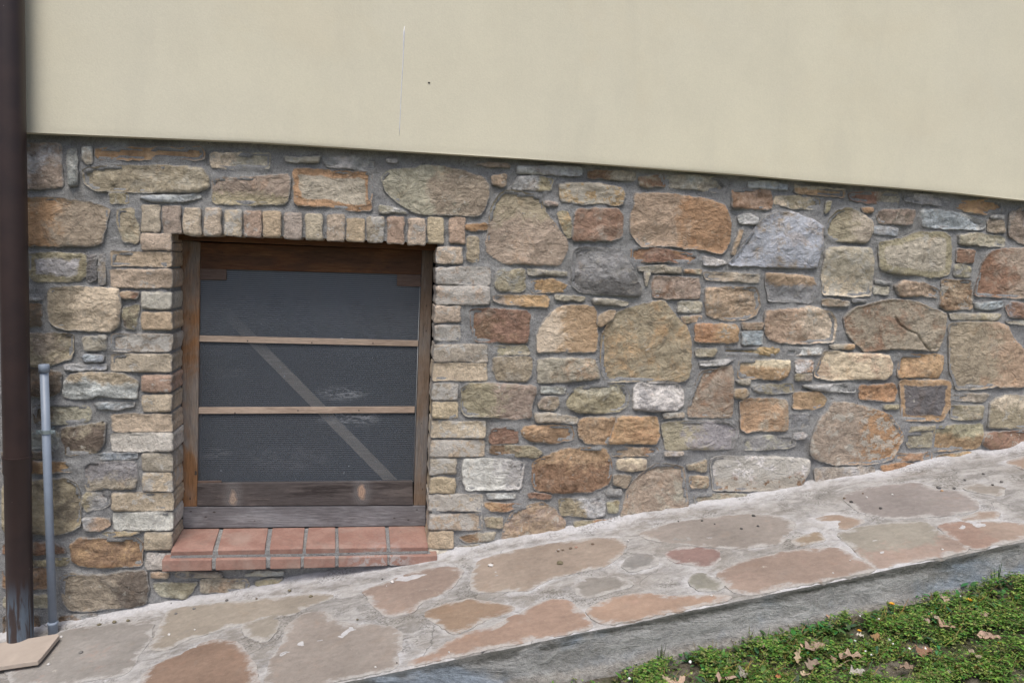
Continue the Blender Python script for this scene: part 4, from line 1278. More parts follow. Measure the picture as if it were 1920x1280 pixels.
def batten(p4, nails):
    o = board('batten', p4, YSH - 0.0075, 0.0065, M['wood_pale'], win, 0.001)
    for (x, y) in nails:
        c = PY(x, y, YSH - 0.0075)
        nb_ = MB(); nb_.tube([(c[0], c[1] - 0.0015, c[2]), (c[0], c[1] + 0.004, c[2])], [0.0028, 0.0028], 10)
        q = nb_.build('nail', M['nail'], win)
    return o
batten([S(262, 783), S(1722, 815), S(1722, 776), S(262, 743)], [S(584, 778), S(1012, 790), S(1420, 794)])
batten([Tt(256, 126), Tt(1697, 120), Tt(1699, 78), Tt(256, 84)], [Tt(500, 120), Tt(920, 104), Tt(1326, 103)])
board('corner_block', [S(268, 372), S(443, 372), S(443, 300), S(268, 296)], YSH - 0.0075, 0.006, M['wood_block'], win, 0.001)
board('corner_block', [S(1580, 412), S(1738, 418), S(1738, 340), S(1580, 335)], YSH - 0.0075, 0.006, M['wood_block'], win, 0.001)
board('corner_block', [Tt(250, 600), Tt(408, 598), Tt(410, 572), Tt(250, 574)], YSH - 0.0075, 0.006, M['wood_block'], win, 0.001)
for (x, y, r, Yh) in [(*S(198, 632), .0022, 0), (*S(1776, 545), .003, 0), (*S(1774, 712), .003, 0), (*Tt(1742, 190), .0022, 0), (*Tt(200, 690), .0035, 0), (*Tt(160, 640), .003, 0), (*Tt(1750, 628), .003, 0), (*Tt(238, 520), .006, 0), (*Tt(630, 838), .0022, 1), (*Tt(360, 780), .0035, 1), (*Tt(305, 812), .003, 1), (*Tt(1562, 820), .003, 1), (*Tt(1655, 832), .003, 1), (*Tt(1712, 765), .003, 1), (*Tt(205, 776), .003, 1), (*S(1740, 347), .0025, 0)]:
    c = PY(x, y, YFR - (0.0024 if Yh else 0.0004) + 0.0002)
    hb_ = MB(); nn = 10
    hb_.add([(c[0] + math.cos(q * 2 * math.pi / nn) * r * (1 + .5 * math.sin(q * 2.3)) * (1.6 if Yh else 0.7), c[1] - 0.0006, c[2] + math.sin(q * 2 * math.pi / nn) * r * (0.6 if Yh else 1.5)) for q in range(nn)], [tuple(range(nn))])
    hb_.build('nail_hole', M['nail'], win)
# diagonal brace well behind the sheet
yb = YSH + 0.010
a0, a1 = PY(*S(330, 480), yb), PY(*Tt(1605, 640), yb)
dirv = (a1 - a0) / np.linalg.norm(a1 - a0); nv_ = np.array([-dirv[2], 0, dirv[0]]); nv_ = nv_ if nv_[2] > 0 else -nv_
wd = 0.0195
m = MB(); fr = [a0 - nv_ * wd, a1 - nv_ * wd, a1 + nv_ * wd, a0 + nv_ * wd]
m.hexa(fr, [p + np.array([0, 0.02, 0]) for p in fr])
M['wood_brace'] = wood_mat('brace_wood', (0.85, 0.68, 0.54), (0.88, 0.73, 0.59), (0.80, 0.63, 0.49), dark=0.1)
m.build('diagonal_brace', M['wood_brace'], win, bevel=0.001)
# dark cellar behind
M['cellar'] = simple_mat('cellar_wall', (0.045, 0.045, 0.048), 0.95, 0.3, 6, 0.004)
y0, y1 = YFR + 0.068, 1.6
X0, X1, Z0, Z1 = XL - 0.3, XR + 0.3, ZB - 0.4, ZT + 0.25
c = [(X0, y0, Z0), (X1, y0, Z0), (X1, y0, Z1), (X0, y0, Z1), (X0, y1, Z0), (X1, y1, Z0), (X1, y1, Z1), (X0, y1, Z1)]
wxl, wxr, wzb, wzt = XL + 0.02, XR - 0.015, ZB + 0.06, ZT - 0.02
c += [(wxl, y0, wzb), (wxr, y0, wzb), (wxr, y0, wzt), (wxl, y0, wzt)]
m = MB(); m.add(c, [(4, 5, 6, 7), (0, 4, 7, 3), (1, 2, 6, 5), (3, 7, 6, 2), (0, 1, 5, 4), (0, 8, 9, 1), (1, 9, 10, 2), (2, 10, 11, 3), (3, 11, 8, 0)])
m.build('cellar_room', M['cellar'], house)
# body of the house behind the facing
m = MB()
for (xa, xb, za, zb) in [(-2.4, XL - .012, -2.0, 3.0), (XR + .012, 4.45, -2.0, 3.0), (XL - .012, XR + .012, ZT + .02, 3.0), (XL - .012, XR + .012, -2.0, ZB - .02)]:
    m.hexa([(xa, 0.022, za), (xb, 0.022, za), (xb, 0.022, zb), (xa, 0.022, zb)], [(xa, 0.20, za), (xb, 0.20, za), (xb, 0.20, zb), (xa, 0.20, zb)])
m.build('masonry_core', M['mortar'], house)

# ---------------- tile sill: two courses
def terra():
    t = NT('terracotta')
    n = t.noise(12, 6, 0.6); f_ = t.noise(90, 6, 0.7)
    col = t.mix(t.step(n, 0.38, 0.62), (0.285, 0.165, 0.135), (0.345, 0.215, 0.178))
    col = t.vmul(col, t.rng(f_, 0.3, 0.7, 0.88, 1.12))
    wv = t.step(t.noise(7, 6, 0.6), 0.52, 0.68)
    col = t.mix(t.math('MULTIPLY', wv, 0.4), col, (0.38, 0.31, 0.27))
    c = PY(715, 1052, -0.06)
    d = t.n('ShaderNodeVectorMath', operation='SUBTRACT'); t.link(t.P, d.inputs[0]); d.inputs[1].default_value = tuple(c)
    d2 = t.n('ShaderNodeVectorMath', operation='MULTIPLY'); t.link(d.outputs[0], d2.inputs[0]); d2.inputs[1].default_value = (1, 0, 2.2)
    ln = t.n('ShaderNodeVectorMath', operation='LENGTH'); t.link(d2.outputs[0], ln.inputs[0])
    g = t.step(ln.outputs['Value'], 0.05, 0.17, 1.0, 0.0)
    sp = t.step(t.noise(35, 8, 0.75, 0.8), 0.47, 0.56)
    col = t.mix(t.math('MULTIPLY', t.math('MULTIPLY', g, sp), 0.7), col, (0.42, 0.42, 0.42))
    dt = t.step(t.noise(16, 8, 0.7, 0.6, vec=t.scaled(t.P, (1, 1, 1), (2, 7, 1))), 0.50, 0.68)
    col = t.mix(t.math('MULTIPLY', dt, 0.38), col, (0.22, 0.17, 0.145))
    pit = t.step(t.noise(100, 4, 0.6), 0.66, 0.73)
    col = t.mix(t.math('MULTIPLY', pit, 0.5), col, (0.10, 0.07, 0.05))
    return t.done(t.bsdf(col, 0.85, t.bump(f_, 0.003, 0.8), 0.3))
M['terra'] = terra()
sill = empty('x', (0, 0, 0)); bpy.data.objects.remove(sill)
ysf = -0.052
bk = [(150, 398), (422, 722), (750, 965), (990, 1168), (1188, 1500), (1524, 1764)]
fr_ = [(72, 352), (386, 700), (732, 952), (972, 1170), (1192, 1512), (1535, 1788)]
sv_all = MB()
def yline(x, pts): return float(np.interp(x, [p[0] for p in pts], [p[1] for p in pts]))
btop = [(72, 893), (900, 884), (1790, 872)]
ftop = [(72, 1038), (900, 1018), (1790, 1008)]
fbot = [(72, 1078), (900, 1070), (1790, 1046)]
for (b0, b1), (f0, f1) in zip(bk, fr_):
    B0 = PY(*Tt(b0, yline(b0, btop)), YFR - 0.004); B1 = PY(*Tt(b1, yline(b1, btop)), YFR - 0.004)
    A0 = PY(*Tt(f0, yline(f0, ftop)), ysf); A1 = PY(*Tt(f1, yline(f1, ftop)), ysf)
    C0 = PY(*Tt(f0, yline(f0, fbot)), ysf + 0.004); C1 = PY(*Tt(f1, yline(f1, fbot)), ysf + 0.004)
    m0 = A0 + (B0 - A0) * 0.10 + np.array([0, 0, 0.001]); m1 = A1 + (B1 - A1) * 0.10 + np.array([0, 0, 0.001])
    A0 = A0 + np.array([0, 0, -0.004]); A1 = A1 + np.array([0, 0, -0.004])
    D0 = B0 + np.array([0, 0, -0.03]); D1 = B1 + np.array([0, 0, -0.03])
    sv_all.add([C0, C1, A1, A0, m1, m0, B1, B0, D0, D1], [(0, 1, 2, 3), (3, 2, 4, 5), (5, 4, 6, 7), (7, 6, 9, 8), (8, 9, 1, 0), (0, 3, 5, 7, 8), (1, 9, 6, 4, 2)])
sill = sv_all.build('sill_tiles', M['terra'], house, smooth=False, bevel=0.003, seg=3)
tag(sill, 'upper course of sloping terracotta sill tiles')
l0 = [(12, 345), (370, 706), (734, 938), (958, 1168), (1190, 1516), (1530, 1848)]
ltop = [(12, 1102), (900, 1090), (1850, 1070)]; lbot = [(12, 1178), (900, 1158), (1850, 1130)]
mb = MB()
for (f0, f1) in l0:
    a_ = [PY(*Tt(f0, yline(f0, lbot)), ysf - 0.012), PY(*Tt(f1, yline(f1, lbot)), ysf - 0.012), PY(*Tt(f1, yline(f1, ltop)), ysf - 0.012), PY(*Tt(f0, yline(f0, ltop)), ysf - 0.012)]
    b_ = [np.array([p[0], -0.005, p[2] + (0.006 if k > 1 else 0)]) for k, p in enumerate(a_)]
    mb.hexa(a_, b_)
sl2 = mb.build('sill_tiles', M['terra'], house, bevel=0.004, seg=3); tag(sl2, 'lower course of terracotta tiles under the window')
# bedding mortar of the sill
mb = MB()
a_ = [PY(*Tt(30, 1110), ysf - 0.005), PY(*Tt(1835, 1075), ysf - 0.005), PY(*Tt(1795, 1052), ysf + 0.007), PY(*Tt(68, 1083), ysf + 0.007)]
cb = [np.array([p[0], 0.0, p[2]]) for p in a_]
mb.hexa(a_, cb)
a_ = [PY(*Tt(30, 1166), ysf - 0.007), PY(*Tt(1835, 1124), ysf - 0.007), PY(*Tt(1836, 1076), ysf - 0.0075), PY(*Tt(29, 1111), ysf - 0.0075)]
mb.hexa(a_, [np.array([p[0], -0.002, p[2]]) for p in a_])
q0 = PY(*Tt(75, 1044), ysf + 0.003); q1 = PY(*Tt(1785, 1014), ysf + 0.003)
r0 = PY(*Tt(140, 897), YFR - 0.003); r1 = PY(*Tt(1775, 876), YFR - 0.003)
q0[0] = max(q0[0], XL - 0.006); q1[0] = min(q1[0], XR + 0.006); r0[0] = XL - 0.006; r1[0] = XR + 0.006
dz = np.array([0, 0, -0.0018])
mb.add([q0 + dz, q1 + dz, r1 + dz, r0 + dz, q0 + dz * 14, q1 + dz * 14, r1 + dz * 14, r0 + dz * 14], [(0, 1, 2, 3), (0, 4, 5, 1), (1, 5, 6, 2), (3, 7, 4, 0)])
mb.build('sill_bed', M['mortar'], house)

# ================================================================== THINGS
# downpipe
def pipe_mat():
    t = NT('dark_brown_downpipe')
    sx = t.n('ShaderNodeSeparateXYZ'); t.link(t.P, sx.inputs[0])
    n = t.noise(8, 5, 0.6)
    col = t.mix(t.step(n, 0.35, 0.65), (0.030, 0.019, 0.020), (0.042, 0.025, 0.024))
    zz = PY(40, 1120, -0.11)[2]
    low = t.step(sx.outputs[2], zz - 0.06, zz + 0.10, 1.0, 0.0)
    stv = t.step(t.noise(12, 5, 0.65, 0.4, vec=t.scaled(t.P, (3.5, 3.5, 0.30))), 0.47, 0.58)
    col = t.mix(t.math('MULTIPLY', t.math('MULTIPLY', low, stv), 0.75), col, (0.13, 0.20, 0.28))
    sp = t.step(t.noise(60, 3, 0.6), 0.72, 0.76)
    col = t.mix(t.math('MULTIPLY', sp, 0.4), col, (0.3, 0.28, 0.28))
    col = t.mix(t.math('MULTIPLY', low, 0.2), col, (0.10, 0.09, 0.09))
    return t.done(t.bsdf(col, 0.42, t.bump(n, 0.002, 0.3), 0.5))
M['pipe'] = pipe_mat()
yp = -0.115
pt, pb_ = PY(17.5, 0, yp), PY(38.5, 1200, yp)
dv = (pb_ - pt) / np.linalg.norm(pb_ - pt)
top = pt - dv * 0.9; bot = pb_ + dv * 0.03
dp = empty('downpipe', tuple(bot)); tag(dp, 'round dark brown rainwater downpipe with pale blue streaks at its foot', 'downpipe')
RP = 0.0415
sleeve = PY(27.5, 856, yp)
tj = np.dot(sleeve - pt, dv)
mb = MB(); mb.tube([tuple(top), tuple(pt + dv * (tj + 0.001))], [RP + 0.0012] * 2, 40, True); mb.build('upper_pipe', M['pipe'], dp, smooth=True)
mb = MB(); mb.tube([tuple(pt + dv * (tj - 0.004)), tuple(pt + dv * (tj - 0.004)), tuple(pt + dv * (tj + 0.002)), tuple(pt + dv * (tj + 0.004)), tuple(pt + dv * (tj + 0.055)), tuple(pt + dv * (tj + 0.060)), tuple(bot)], [RP, RP + 0.0045, RP + 0.005, RP + 0.0032, RP + 0.0028, RP, RP], 40, True)
mb.build('lower_pipe', M['pipe'], dp, smooth=True)
for o_ in dp.children:
    md = o_.modifiers.new('e', 'EDGE_SPLIT'); md.split_angle = math.radians(50)

# thin grey blue conduit
M['conduit'] = simple_mat('blue_grey_plastic', (0.235, 0.285, 0.365), 0.42, 0.08, 20, 0.0008, 0.5)
M['zinc'] = simple_mat('zinc_clamp', (0.35, 0.42, 0.45), 0.4, 0.2, 60, 0.001, 0.5, 0.6)
yc = -0.075
ct, cb_ = PY(82.5, 690, yc), PY(99.5, 1182, yc)
cdv = (cb_ - ct) / np.linalg.norm(cb_ - ct)
cl = np.linalg.norm(cb_ - ct)
cz = empty('conduit', tuple(cb_)); tag(cz, 'thin blue grey plastic conduit with a cap standing beside the dark downpipe', 'conduit')
RC = 0.0140
mb = MB(); mb.tube([tuple(ct), tuple(cb_)], [RC, RC], 24); mb.build('tube', M['conduit'], cz, smooth=True)
mb = MB(); mb.tube([tuple(ct - cdv * 0.014), tuple(ct - cdv * 0.012), tuple(ct + cdv * 0.014), tuple(ct + cdv * 0.0145)], [RC * 1.1, RC * 1.27, RC * 1.25, RC * 1.02], 24); mb.build('cap', M['conduit'], cz, smooth=True)
mb = MB(); mb.tube([tuple(cb_ - cdv * 0.035), tuple(cb_ - cdv * 0.033), tuple(cb_ - cdv * 0.026), tuple(cb_ - cdv * 0.024), tuple(cb_ + cdv * 0.01)], [RC * 1.05, RC * 1.28, RC * 1.28, RC * 1.16, RC * 1.2], 24); mb.build('socket', M['conduit'], cz, smooth=True)
cp = PY(86, 809, yc); tcl = np.dot(cp - ct, cdv); cc = ct + cdv * tcl
mb = MB(); mb.tube([tuple(cc - cdv * 0.007), tuple(cc - cdv * 0.0068), tuple(cc + cdv * 0.0068), tuple(cc + cdv * 0.007)], [RC, RC * 1.16, RC * 1.16, RC], 24)
for sgn in (-1, 1):
    e0 = cc + np.array([sgn * RC * 1.05, -0.002, 0])
    mb.hexa([e0 + np.array([0, -0.003, -0.006]), e0 + np.array([sgn * 0.016, -0.003, -0.006]), e0 + np.array([sgn * 0.016, -0.003, 0.006]), e0 + np.array([0, -0.003, 0.006])],
            [e0 + np.array([0, 0.003, -0.006]), e0 + np.array([sgn * 0.016, 0.003, -0.006]), e0 + np.array([sgn * 0.016, 0.003, 0.006]), e0 + np.array([0, 0.003, 0.006])])
    mb.tube([tuple(e0 + np.array([sgn * 0.009, -0.007, 0])), tuple(e0 + np.array([sgn * 0.009, 0.006, 0]))], [0.0045, 0.0045], 8)
mb.tube([tuple(cc + np.array([0, 0.012, 0])), tuple(cc + np.array([0, 0.07, 0]))], [0.004, 0.004], 8)
mb.build('clamp', M['zinc'], cz)

# dark soil pocket round the foot of the downpipe
mb = MB()
a_ = [PP(-40, 1212, 0.012), PP(104, 1186, 0.012), PP(104, 1150, 0.012), PP(-40, 1165, 0.012)]
M['wet'] = simple_mat('damp_soil', (0.030, 0.024, 0.018), 0.95, 0.4, 50, 0.008)

# loose flat slab
M['slab'] = simple_mat('pale_pinkish_slab', (0.42, 0.36, 0.31), 0.85, 0.10, 14, 0.001)
sp_ = [(-60, 1256), (-30, 1253), (71, 1238), (78, 1231), (111, 1190), (108, 1187), (-60, 1214)]
top_ = [PP(x, y, 0.030) for x, y in sp_]
m = MB(); n_ = len(top_)
m.add(top_ + [p + np.array([0.001, 0.0, -0.015]) for p in top_], [tuple(range(n_)), tuple(reversed(range(n_, 2 * n_)))] + [(i, i + n_, (i + 1) % n_ + n_, (i + 1) % n_) for i in range(n_)])
slab = m.build('stone_slab', M['slab'], None, bevel=0.002)
bm = bmesh.new(); bm.from_mesh(slab.data); bmesh.ops.recalc_face_normals(bm, faces=bm.faces); bm.to_mesh(slab.data); bm.free()
tag(slab, 'loose flat pinkish beige stone slab lying on the path in front of the downpipe foot', 'slab')

# ---------------- pebbles and crumbs on the path
pc = {'g': (0.17, 0.165, 0.16), 'd': (0.07, 0.068, 0.066), 'w': (0.62, 0.61, 0.60), 'o': (0.42, 0.27, 0.16), 'm': (0.17, 0.15, 0.10), 'b': (0.16, 0.12, 0.09), 'p': (0.36, 0.22, 0.17)}
PM = {k: simple_mat('pebble_' + n2, c_, 0.9, 0.25, 80, 0.002) for (k, c_), n2 in zip(pc.items(), ['grey', 'dark', 'white', 'ochre', 'mossy', 'brown', 'pink'])}
peb = [(1760, 914, 5.5, 'g', 'grey pebble beside an ochre crumb under the right part of the wall'), (1766, 920, 3.5, 'o', 'small ochre crumb touching a grey pebble'),
       (1596, 941, 5, 'd', 'dark pebble on the path below the mauve slate and orange boulder'), (1651, 953, 4.5, 'd', 'dark round pebble in the middle of the big grey flagstone'),
       (1844, 888, 3.2, 'g', 'grey pebble highest on the path near its right end'), (1809, 899, 3, 'g', 'small grey pebble left of the highest right hand pebble'), (1878, 903, 4, 'g', 'grey pebble nearest the right edge of the photo'), (1861, 909, 3.2, 'd', 'dark crumb just below the pebble nearest the right edge'), (1789, 915, 4, 'g', 'grey pebble right of the ochre crumb'),
       (1673, 927, 3, 'w', 'tiny white chip on the upper rim of the big grey flagstone at the right'), (1413, 967, 5, 'd', 'dark flat crumb near the top of the long grey flagstone'), (1421, 986, 3.6, 'd', 'dark crumb right of centre on the long grey flagstone'), (1390, 991, 3.8, 'd', 'lowest dark crumb on the long grey flagstone'), (1340, 982, 2.2, 'd', 'faint speck left of centre on the long grey flagstone'), (1316, 976, 3.2, 'd', 'dark crumb on the upper left rim of the long grey flagstone'),
       (1272, 977, 2.4, 'd', 'dark speck at the upper left tip of the long grey flagstone'), (1177, 1013, 3.2, 'w', 'white chip at the junction of the mortar joints right of centre'), (1011, 1103, 2.4, 'w', 'white chip below the lower edge of the flagstone right of the window'), (920, 1060, 8, 'w', 'flat white flake on the flagstone right of the window'),
       (1050, 1056, 8.5, 'm', 'mossy brown lump on the big flagstone right of the window'), (1046, 1033, 4.5, 'b', 'brown crumb leftmost of the crumb row on the flagstone right of the window'), (1055, 1031, 3.6, 'b', 'second brown crumb of the row on the flagstone right of the window'), (1070, 1028, 4.5, 'b', 'third brown crumb of the row on the flagstone right of the window'), (1080, 1026, 4, 'p', 'pink brick crumb in the row on the flagstone right of the window'), (1111, 1020, 4.5, 'b', 'brown crumb alone at the upper right of the flagstone right of the window'), (923, 1056, 3, 'b', 'brown crumb touching the flat white flake'),
       (543, 1107, 4.5, 'm', 'mossy crumb on the white mortar under the sill'), (583, 1118, 5, 'm', 'brown mossy crumb below and right of the one under the sill'), (425, 1125, 4, 'g', 'grey pebble on the white mortar below the left end of the sill'), (481, 1122, 3, 'b', 'small brown crumb under the second sill tile'), (717, 1085, 2.4, 'd', 'dark speck above the white grit cluster under the sill'), (670, 1161, 3.4, 'm', 'mossy crumb on the mortar above the big beige flagstone'),
       (735, 1091, 6, 'w', 'cluster of white grit on the brown flagstone below the sill'), (704, 1250, 3.2, 'w', 'white chip on the big beige flagstone near the path edge'), (744, 1242, 2.2, 'd', 'dark speck in the joint right of the big beige flagstone'), (842, 1222, 2.8, 'w', 'white chip on the pink flagstone along the edge below the window'), (364, 1141, 4, 'g', 'grey pebble on the long thin flagstone at the lower left'), (152, 1223, 5, 'g', 'blue grey pebble in the middle of the flagstone beside the loose slab'), (91, 1245, 4, 'w', 'pale chip on the path beside the loose slab'),
       (1334, 1116, 3.2, 'w', 'white chip beside the small green grey flagstone near the edge'), (1767, 1030, 3, 'w', 'white chip on the orange striped flagstone at the right'), (1562, 1074, 2.6, 'w', 'white chip on the large pinkish flagstone right of centre'), (115, 1194, 4, 'w', 'white chip touching the corner of the loose slab'), (317, 1189, 4, 'w', 'pale chip in the joint left of the long thin flagstone'), (322, 1131, 5, 'g', 'grey pebble at the wall foot left of the sill'), (330, 1150, 3.5, 'g', 'grey pebble at the top of the joint left of the long thin flagstone'), (365, 1180, 2.6, 'w', 'tiny white chip on the lower part of the long thin flagstone'),
       (1594, 1050, 2.0, 'w', 'tiny white chip at the right tip of the large pinkish flagstone'), (1583, 934, 4, 'b', 'brown crumb at the left end of the big grey flagstone at the right'), (1618, 925, 2.8, 'b', 'brown speck on the top rim of the big grey flagstone at the right'), (1625, 932, 3, 'w', 'white chip near the left end of the big grey flagstone at the right'), (186, 1171, 4.5, 'm', 'leftmost mossy crumb at the wall foot beside the conduit'), (214, 1166, 5, 'm', 'middle mossy crumb at the wall foot right of the conduit'), (240, 1163, 4, 'm', 'rightmost mossy crumb at the wall foot under the purple brown block')]
def lump(c, r, seed, flat=0.6):
    bm = bmesh.new(); bmesh.ops.create_icosphere(bm, subdivisions=3, radius=1.0)
    rr = random.Random(seed); el = rr.uniform(0.75, 1.0); an = rr.uniform(0, 3.1)
    vs = []
    for v_ in bm.verts:
        k = 1 + 0.30 * noise.noise(Vector(v_.co) * 1.3 + Vector((seed * 3.3, 0, 0))) + 0.12 * noise.noise(Vector(v_.co) * 3.5 + Vector((seed, 5, 0)))
        x, y, z = v_.co.x * k, v_.co.y * k * el, max(v_.co.z * k, -0.7) * flat
        vs.append((c[0] + (x * math.cos(an) - y * math.sin(an)) * r, c[1] + (x * math.sin(an) + y * math.cos(an)) * r, c[2] + z * r))
    fs = [tuple(v_.index for v_ in f_.verts) for f_ in bm.faces]; bm.free()
    return vs, fs
gen = {'g': 'small grey pebble scattered on the stone path', 'd': 'tiny dark crumb scattered on the stone path', 'w': 'tiny white chip scattered on the stone path', 'o': 'small ochre crumb', 'm': 'small mossy crumb on the pale mortar by the wall foot', 'b': 'tiny brown crumb scattered on the flagstones', 'p': 'small pink brick crumb on the flagstone right of the window'}
grp = {'g': 'grey pebbles on the path', 'd': 'dark crumbs on the path', 'w': 'white chips on the path', 'm': 'mossy crumbs on the path', 'b': 'brown crumbs on the path'}
for i, (x, y, r, k, lb) in enumerate(peb):
    c = PP(x, y, 0.004); dist = np.linalg.norm(c - CAM); rad = r * dist / F
    rad *= 0.68
    vs, fs = lump(c + np.array([0, 0, rad * 0.2]), rad, i + 1, 0.35 if r >= 7 and k == 'w' else 0.62)
    o = mk('pebble', vs, fs, PM[k], None, smooth=True)
    tag(o, lb or gen[k], 'pebble', grp.get(k))

# ---------------- vegetation
def leaf_mat(name, rough=0.6):
    t = NT(name)
    c = t.attr('c1')
    col = t.vmul(c, t.rng(t.noise(120, 4, 0.6), 0.3, 0.7, 0.8, 1.2))
    b = t.bsdf(col, rough, None, 0.35)
    tl = t.n('ShaderNodeBsdfTranslucent'); t.link(col, tl.inputs[0])
    mx_ = t.n('ShaderNodeMixShader'); mx_.inputs[0].default_value = 0.25
    t.link(b, mx_.inputs[1]); t.link(tl.outputs[0], mx_.inputs[2])
    return t.done(mx_.outputs[0])
M['leaf'] = leaf_mat('green_leaf')
M['dry'] = leaf_mat('dry_oak_leaf', 0.8)
R = np.random.default_rng(8)
greens = [lin(c) for c in [(96, 122, 50), (114, 134, 56), (82, 108, 44), (130, 142, 66), (88, 114, 52), (144, 138, 74), (122, 104, 68), (84, 116, 56), (148, 150, 84), (134, 122, 80), (104, 128, 56)]]
class Foliage:
    def __init__(s): s.V = []; s.F = []; s.C = []; s.n = 0
    def leaf(s, base, direc, up, L, W, col, curl=0.2, seg=2):
        """pointed oval leaf"""
        d = direc / np.linalg.norm(direc); sd2 = np.cross(d, up); sd2 /= np.linalg.norm(sd2) + 1e-9; nn = np.cross(sd2, d)
        prof = [(0, 0.0), (0.35, 0.5), (0.7, 0.42), (1.0, 0.0)] if seg == 2 else [(0, 0.0), (0.2, 0.36), (0.45, 0.5), (0.7, 0.42), (0.88, 0.24), (1.0, 0.0)]
        vs = []
        for t_, w_ in prof:
            c = base + d * L * t_ + nn * (-curl * L * t_ * t_)
            if w_ == 0: vs.append(c)
            else:
                vs.append(c - sd2 * W * w_ + nn * W * 0.12); vs.append(c + sd2 * W * w_ + nn * W * 0.12)
        k = s.n; m_ = len(prof) - 2
        s.F.append((k, k + 2, k + 1))
        for q in range(m_ - 1): s.F.append((k + 1 + 2 * q, k + 2 + 2 * q, k + 4 + 2 * q, k + 3 + 2 * q))
        s.F.append((k + 2 * m_ - 1, k + 2 * m_, k + 2 * m_ + 1))
        s.V += vs; s.C += [col] * len(vs); s.n += len(vs)
    def build(s, name, mat, parent=None, origin=None):
        C = np.array([[*c, 1] for c in s.C])
        return mk(name, s.V, s.F, mat, parent, smooth=True, attrs={'c1': ('FLOAT_COLOR', C)}, origin=origin)

def dens(x, y):
    """how thickly plants stand at a ground point"""
    e = (-PW - 0.012) - y                      # metres out from the concrete
    if e < 0: return 0
    xx = (x - 0.40) / 0.6
    k = min(1, max(0.02, e / 0.06)) * min(1.0, max(0.12, xx))
    return k * max(0.04, min(1.0, 0.60 + 2.4 * noise.noise((x * 9, y * 11, 11)) + 0.8 * noise.noise((x * 30, y * 30, 12))))
G = Foliage()
cnt = 0
def rc():
    c = greens[R.integers(len(greens))]
    k = R.uniform(0.55, 1.75)
    return [c[0] * k * 0.80, c[1] * k * 1.06, c[2] * k]
N1 = 150000
for i in range(N1):
    if R.random() < 0.72: x = R.uniform(0.42, 2.7); y = R.uniform(-1.45, -PW - 0.004)
    else: x = R.uniform(-1.6, 4.2); y = R.uniform(-2.3, -PW - 0.01)
    if R.random() > dens(x, y): continue
    z = ground_z(x, y) + abs(R.normal(0.006, 0.011)) + max(0, noise.noise((x * 8, y * 8, 4))) * 0.06 + max(0, x - 1.2) * 0.008
    a = R.uniform(0, 6.283)
    tl_ = R.uniform(-0.35, 0.8)
    L = R.uniform(0.004, 0.0095)
    c = rc()
    k = int(R.integers(1, 4))
    for q in range(k):
        aa = a + q * 2.094
        G.leaf(np.array([x, y, z]), np.array([math.cos(aa), math.sin(aa), tl_]), np.array([0, 0, 1.0]), L, L * R.uniform(0.55, 0.95), c, 0.3)
# broader basal leaves
for i in range(4200):
    x = R.uniform(0.75, 2.9) if R.random() < 0.8 else R.uniform(-1.0, 4.0); y = -PW - 0.01 - R.exponential(0.13)
    if y < -2.2 or R.random() > dens(x, y) + 0.1: continue
    z = ground_z(x, y) + R.uniform(0.003, 0.02); a = R.uniform(0, 6.283)
    c = lin((72 + R.uniform(-14, 30), 120 + R.uniform(-26, 26), 60 + R.uniform(-12, 26)))
    L = R.uniform(0.010, 0.032)
    G.leaf(np.array([x, y, z]), np.array([math.cos(a), math.sin(a), R.uniform(0.1, 1.4)]), np.array([0, 0, 1.0]), L, L * R.uniform(0.38, 0.6), c, R.uniform(0.1, 0.6), 3)
# blades
for i in range(16000):
    x = R.uniform(0.7, 2.9) if R.random() < 0.8 else R.uniform(-1.2, 4.0); y = -PW - 0.008 - abs(R.normal(0, 0.45))
    if y < -2.3 or R.random() > dens(x, y): continue
    z = ground_z(x, y); a = R.uniform(0, 6.283); c = lin((R.uniform(90, 160), R.uniform(115, 150), R.uniform(55, 90)))
    L = R.uniform(0.02, 0.06)
    G.leaf(np.array([x, y, z]), np.array([math.cos(a) * 0.5, math.sin(a) * 0.5, R.uniform(0.5, 1.6)]), np.array([math.sin(a), -math.cos(a), 0.3]), L, R.uniform(0.0014, 0.0028), c, R.uniform(0.2, 0.8), 3)
gs = G.build('grass', M['leaf']); tag(gs, 'low clover and weeds growing thickly along the concrete edge', 'grass', kind='stuff')

def tuft(name, label, cat, base, n, hgt, spread, wide, cols, group=None, blade=False, seed=1):
    g = Foliage(); r = np.random.default_rng(seed)
    for i in range(n):
        a = r.uniform(0, 6.283); q = np.array([base[0] + r.normal(0, spread), base[1] + r.normal(0, spread * 0.5), base[2] + (0 if blade else r.uniform(0, hgt))])
        q[1] = min(q[1], base[1] + 0.006)
        c = lin(cols[r.integers(len(cols))])
        if blade: g.leaf(base + np.array([r.normal(0, spread), r.normal(0, spread), 0]), np.array([r.normal(0, 0.16), r.normal(0, 0.12), 1.0]), np.array([0, 1.0, 0]), hgt * r.uniform(0.6, 1), wide, c, r.uniform(-0.1, 0.15), 3)
        else: g.leaf(q, np.array([math.cos(a), math.sin(a), r.uniform(-0.2, 0.9)]), np.array([0, 0, 1.0]), r.uniform(0.005, 0.010), r.uniform(0.004, 0.007), c, 0.3)
    o = g.build(name, M['leaf'], origin=tuple(base)); tag(o, label, cat, group); return o
mc = [(74, 84, 42), (60, 70, 38), (96, 104, 52), (50, 52, 36)]
b1 = PP(1200, 982, 0.0) ; b1 = PY(1198, 984, -0.032)
tuft('weed_tuft', 'widest dark green weed tuft along the wall foot under the grey trapezoid stone', 'weed', PY(1200, 987, -0.030), 170, 0.016, 0.028, 0, mc, seed=2)
